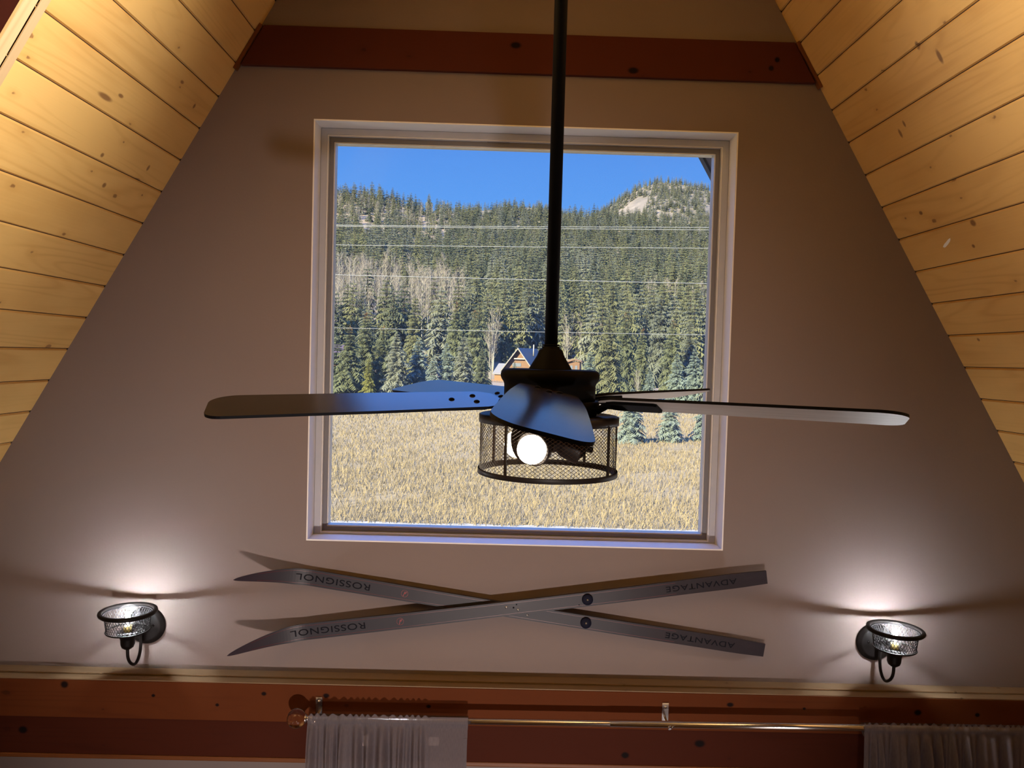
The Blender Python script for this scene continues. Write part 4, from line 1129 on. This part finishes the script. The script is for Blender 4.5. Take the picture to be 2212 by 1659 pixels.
fp2 = [conifer_mesh('p', 300+i, 8, 7, .24, None, fingers=1, taper=.7, base=.08) for i in range(2)]
forest('mountain_forest', items, fp2, [M['fol_dark'], M['fol_grey'], M['fol_olive'], M['bark']], 'scattered small conifers on the distant mountain peak')

# dry meadow grass
m_ = MB(); rg = random.Random(5); gv = []; gf = []
for i in range(105000):
    u = rg.random(); Y = 21.0*(74/21.0)**u
    t = rg.uniform(-.50, .56); x = CAM.x+t*Y; y = Y+CY
    if noise.noise((x*.25, y*.25, 2.)) < -.35 and rg.random() < .6: continue
    z = gz(x, y); h = rg.uniform(.10, .28)*(1+.5*noise.noise((x*.12, y*.12, 4.))); a = rg.uniform(0, 6.28); w = .008+.00035*Y
    lx, ly = rg.uniform(-.14, .14), rg.uniform(-.14, .14)
    o = len(gv); c, s = math.cos(a)*w, math.sin(a)*w
    gv += [(x-c, y-s, z-.02), (x+c, y+s, z-.02), (x+lx, y+ly, z+h)]; gf.append((o, o+1, o+2))
gm = bpy.data.meshes.new('meadow_grass'); gm.from_pydata(gv, [], gf); gm.materials.append(M['grass']); gm.update()
tag(obj('meadow_grass', gm, None), 'dry golden grass standing all over the meadow', 'grass', None, 'stuff')

# ---------------------------------------------------------------- buildings
def house_base(px, Y): 
    P = at(px, 800, Y+CY); return P.x, P.y, gz(P.x, P.y)
x, y, z = house_base(1121, 140); z -= .7
k = at(1131, 770, 138+CY); k1 = at(1231, 770, 138+CY); ppm = 100/(k1-k).length        # pixels per metre there
cab = tag(empty('log_cabin', (x, y, z), (0, 0, R_(-24))), 'brown gabled cabin with dark blue roof beyond the meadow', 'house')
hw_c, he, hr, dl = 2.75, 3.6, 7.1, 8.0
m_ = MB(); m_.prism([(-hw_c, -1.), (hw_c, -1.), (hw_c, he), (0, hr-.3), (-hw_c, he)], 'y', 0, dl); obj('cabin_wall', m_, M['cabin_wood'], cab)
for sg, mt in ((-1, 'roof_blue'), (1, 'roof_blue')):
    m_ = MB(); p = [(0, hr), (sg*(hw_c+.55), he-.7), (sg*(hw_c+.55), he-.88), (0, hr-.2)]
    m_.prism(p, 'y', -.7, dl+.5); rf_ = obj('cabin_roof', m_, M[mt], cab)
    m_ = MB(); p = [(0, hr+.03), (sg*(hw_c+.6), he-.72), (sg*(hw_c+.6), he-1.02), (0, hr-.3)]; m_.prism(p, 'y', -.82, -.70); obj('barge_board', m_, M['roof_grey'], rf_)
m_ = MB(); m_.box(-.9, 1.2, -.35, -.2, 5.0, 5.22); obj('cross_tie', m_, M['cabin_white'], cab)
m_ = MB(); m_.prism([(.1, .6), (2.9, .6), (2.9, 2.6), (2.3, 3.3), (.7, 3.3), (.1, 2.6)], 'y', -.9, .05); ba = obj('sunroom', m_, M['cabin_orange'], cab)
for i in range(3):
    m_ = MB(); m_.box(.28+i*.88, .94+i*.88, -.95, -.88, .9, 2.35); w_ = obj('cabin_window', m_, M['cabin_white'], cab)
    m_ = MB(); m_.box(.36+i*.88, .86+i*.88, -.97, -.945, 1.0, 2.25); obj('cabin_pane', m_, M['cabin_pane'], w_)
m_ = MB(); m_.box(-1.3, .4, -.05, .02, 3.7, 4.3); obj('gable_window', m_, M['cabin_pane'], cab)
m_ = MB(); m_.box(-5.0, -hw_c+.2, .3, 5.2, -1, 2.4); obj('wing_wall', m_, M['cabin_orange'], cab)
m_ = MB(); m_.prism([(.1, 2.1), (.1, 2.25), (3.0, 4.15), (5.9, 2.25), (5.9, 2.1), (3.0, 3.95)], 'x', -5.4, -hw_c+.6); obj('wing_roof', m_, M['roof_grey'], cab)
m_ = MB(); m_.tube([(1.1, 4.2, 5.4), (1.1, 4.2, 7.8)], .12, 8); obj('flue_pipe', m_, M['cabin_white'], cab)
m_ = MB()
for i in range(8): m_.box(-6.0+i*.46, -5.94+i*.46, -1.6, -1.54, -.2, 1.1)
m_.box(-6.1, 2.9, -1.62, -1.52, 1.05, 1.15); m_.box(-6.1, 2.9, -1.62, -1.52, .55, .62); m_.box(-6.1, 2.9, -1.7, 0, -.1, .05)
for i in range(9): m_.box(-2.3+i*.6, -2.24+i*.6, -1.6, -1.54, -.2, 1.1)
obj('deck_railing', m_, M['cabin_orange'], cab)
x, y, z = house_base(1238, 120); z += 1.1
sh = tag(empty('garden_shed', (x, y, z), (0, 0, R_(-12))), 'small brown shed right of the fan cone', 'shed')
m_ = MB(); m_.box(-1.0, 1.0, 0, 2.4, .9, 3.1); obj('shed_wall', m_, M['cabin_wood'], sh)
m_ = MB(); m_.box(-1.02, 1.02, -.02, 2.42, -1.8, .9); obj('shed_skirt', m_, M['teal'], sh)
m_ = MB(); m_.prism([(-1.3, 2.85), (-1.3, 3.0), (.2, 3.5), (1.3, 3.25), (1.3, 3.1), (.2, 3.33)], 'y', -.3, 2.7); obj('shed_roof', m_, M['cabin_wood'], sh)
for i in range(2):
    m_ = MB(); m_.box(-.45+i*.75, -.1+i*.75, -.03, .01, 1.8, 2.5); obj('shed_window', m_, M['cabin_pane'], sh)
x, y, z = house_base(716, 120)
ba = tag(empty('barn', (x, y, z)), 'plum-roofed outbuilding at the left window edge behind the spruces', 'barn')
m_ = MB(); m_.box(-3, 1.2, 0, 5, -.5, 4.0); obj('barn_wall', m_, M['cabin_wood'], ba)
m_ = MB(); m_.prism([(-.5, 3.7), (-.5, 3.9), (2.5, 5.9), (5.5, 3.9), (5.5, 3.7), (2.5, 5.7)], 'x', -3.4, 1.5); obj('barn_roof', m_, M['roof_purple'], ba)
P = at(941, 890, 66+CY); m_ = MB(); m_.tube([(0, 0, -.1), (0, 0, .95)], .06, 8)
po = obj('fence_post', m_, M['post']); po.location = (P.x, P.y, gz(P.x, P.y)); tag(po, 'lone wooden fence post at the far edge of the meadow', 'fence post')

# ---------------------------------------------------------------- power cables
for (p0, p1, Y, rad, lab) in (((718, 486.5), (1545, 491.5), 30., .0105, 'topmost of the pale power cables crossing the view'),
                              ((718, 488.5), (1545, 497.0), 30., .0105, 'second power cable, just under the topmost one'),
                              ((718, 529.0), (1545, 536.5), 30., .0100, 'third power cable down, single bright line'),
                              ((718, 593.5), (1545, 613.0), 29., .0105, 'fourth power cable down, lowest bright line'),
                              ((718, 708.0), (1545, 724.0), 40., .0105, 'lowest thin cable, crossing the spruce tops')):
    A, B_ = at(p0[0], p0[1], Y+CY), at(p1[0], p1[1], Y+CY); d = B_-A
    mid = A+d*.5; pts = []
    for i in range(-12, 13):
        f = i/12; pts.append(mid+d*f*1.5+Vector((0, 0, .10*(f*f-.111))))
    m_ = MB(); m_.tube(pts, rad, 6); tag(obj('power_cable', m_, M['wire']), lab, 'cable', 'power cables')

# ------------------------------------------------------------------ light
def sun(direction, strength, col, angle):
    ld = bpy.data.lights.new('sun', 'SUN'); ld.energy = strength; ld.color = col; ld.angle = R_(angle)
    lo = bpy.data.objects.new('sun', ld); C.objects.link(lo); lo.location = (-20, -20, 30)
    lo.rotation_euler = (-Vector(direction)).to_track_quat('-Z', 'Y').to_euler()
sun((-.60, -.60, .54), 28., (1., .86, .53), .53)

def spot(loc, target, power, col, size, blend, soft=.12):
    ld = bpy.data.lights.new('loft_spotlight', 'SPOT'); ld.energy = power; ld.color = col; ld.spot_size = R_(size); ld.spot_blend = blend; ld.shadow_soft_size = soft
    lo = bpy.data.objects.new('loft_spotlight', ld); C.objects.link(lo); lo.location = loc
    lo.rotation_euler = (Vector(target)-Vector(loc)).to_track_quat('-Z', 'Y').to_euler()
WARM = (1., .89, .74)
spot((.78, -2.0, EZ+.85), (-1.1, -1.60, EZ+1.02), 700, WARM, 67, 1.)
spot((-.78, -2.0, EZ+.9), (1.02, -1.62, EZ+1.06), 310, WARM, 62, 1.)
spot((.1, -4.4, 1.4), (-.30, 0, 2.55), 460, (1., .84, .77), 47, 1., .08)
ld = bpy.data.lights.new('lower_room_lamp', 'POINT'); ld.energy = 22; ld.color = (1., .84, .76); ld.shadow_soft_size = .6
lo = bpy.data.objects.new('lower_room_lamp', ld); C.objects.link(lo); lo.location = (.5, -2.2, .8)

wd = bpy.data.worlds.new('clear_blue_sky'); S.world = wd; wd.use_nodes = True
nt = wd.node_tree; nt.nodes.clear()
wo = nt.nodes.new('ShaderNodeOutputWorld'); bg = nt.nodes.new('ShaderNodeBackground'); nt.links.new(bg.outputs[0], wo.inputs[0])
tc = nt.nodes.new('ShaderNodeTexCoord'); sx = nt.nodes.new('ShaderNodeSeparateXYZ'); nt.links.new(tc.outputs['Generated'], sx.inputs[0])
cr = nt.nodes.new('ShaderNodeValToRGB'); nt.links.new(sx.outputs[2], cr.inputs[0]); nt.links.new(cr.outputs[0], bg.inputs[0])
e = cr.color_ramp.elements; e[0].position = 0.; e[0].color = (.42, .62, .95, 1); e[1].position = .16; e[1].color = (.125, .385, .97, 1)
q = e.new(.30); q.color = (.085, .28, .86, 1); q = e.new(.42); q.color = (.11, .31, .95, 1); q = e.new(.85); q.color = (.08, .22, .70, 1)
# high sky out of view is boosted, most beyond the window, to light the interior
def wmr(sock, a, b, c, d):
    m = nt.nodes.new('ShaderNodeMapRange'); m.interpolation_type = 'SMOOTHSTEP'; nt.links.new(sock, m.inputs[0])
    for k, v in enumerate((a, b, c, d)): m.inputs[k+1].default_value = v
    return m.outputs[0]
def wmath(op, a, b):
    m = nt.nodes.new('ShaderNodeMath'); m.operation = op
    for k, v in enumerate((a, b)):
        if isinstance(v, (int, float)): m.inputs[k].default_value = v
        else: nt.links.new(v, m.inputs[k])
    return m.outputs[0]
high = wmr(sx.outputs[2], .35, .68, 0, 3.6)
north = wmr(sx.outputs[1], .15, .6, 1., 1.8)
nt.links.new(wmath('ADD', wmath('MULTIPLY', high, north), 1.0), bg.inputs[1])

# ------------------------------------------------------------------ render look
S.view_settings.view_transform = 'Standard'; S.view_settings.look = 'None'; S.view_settings.exposure = 0.0; S.view_settings.gamma = 1.0
S.view_settings.use_curve_mapping = False
cy = S.cycles
cy.use_denoising = True
cy.max_bounces = 8; cy.diffuse_bounces = 4; cy.glossy_bounces = 4; cy.transparent_max_bounces = 24; cy.transmission_bounces = 6
cy.sample_clamp_indirect = 6.0; cy.caustics_reflective = False; cy.caustics_refractive = False
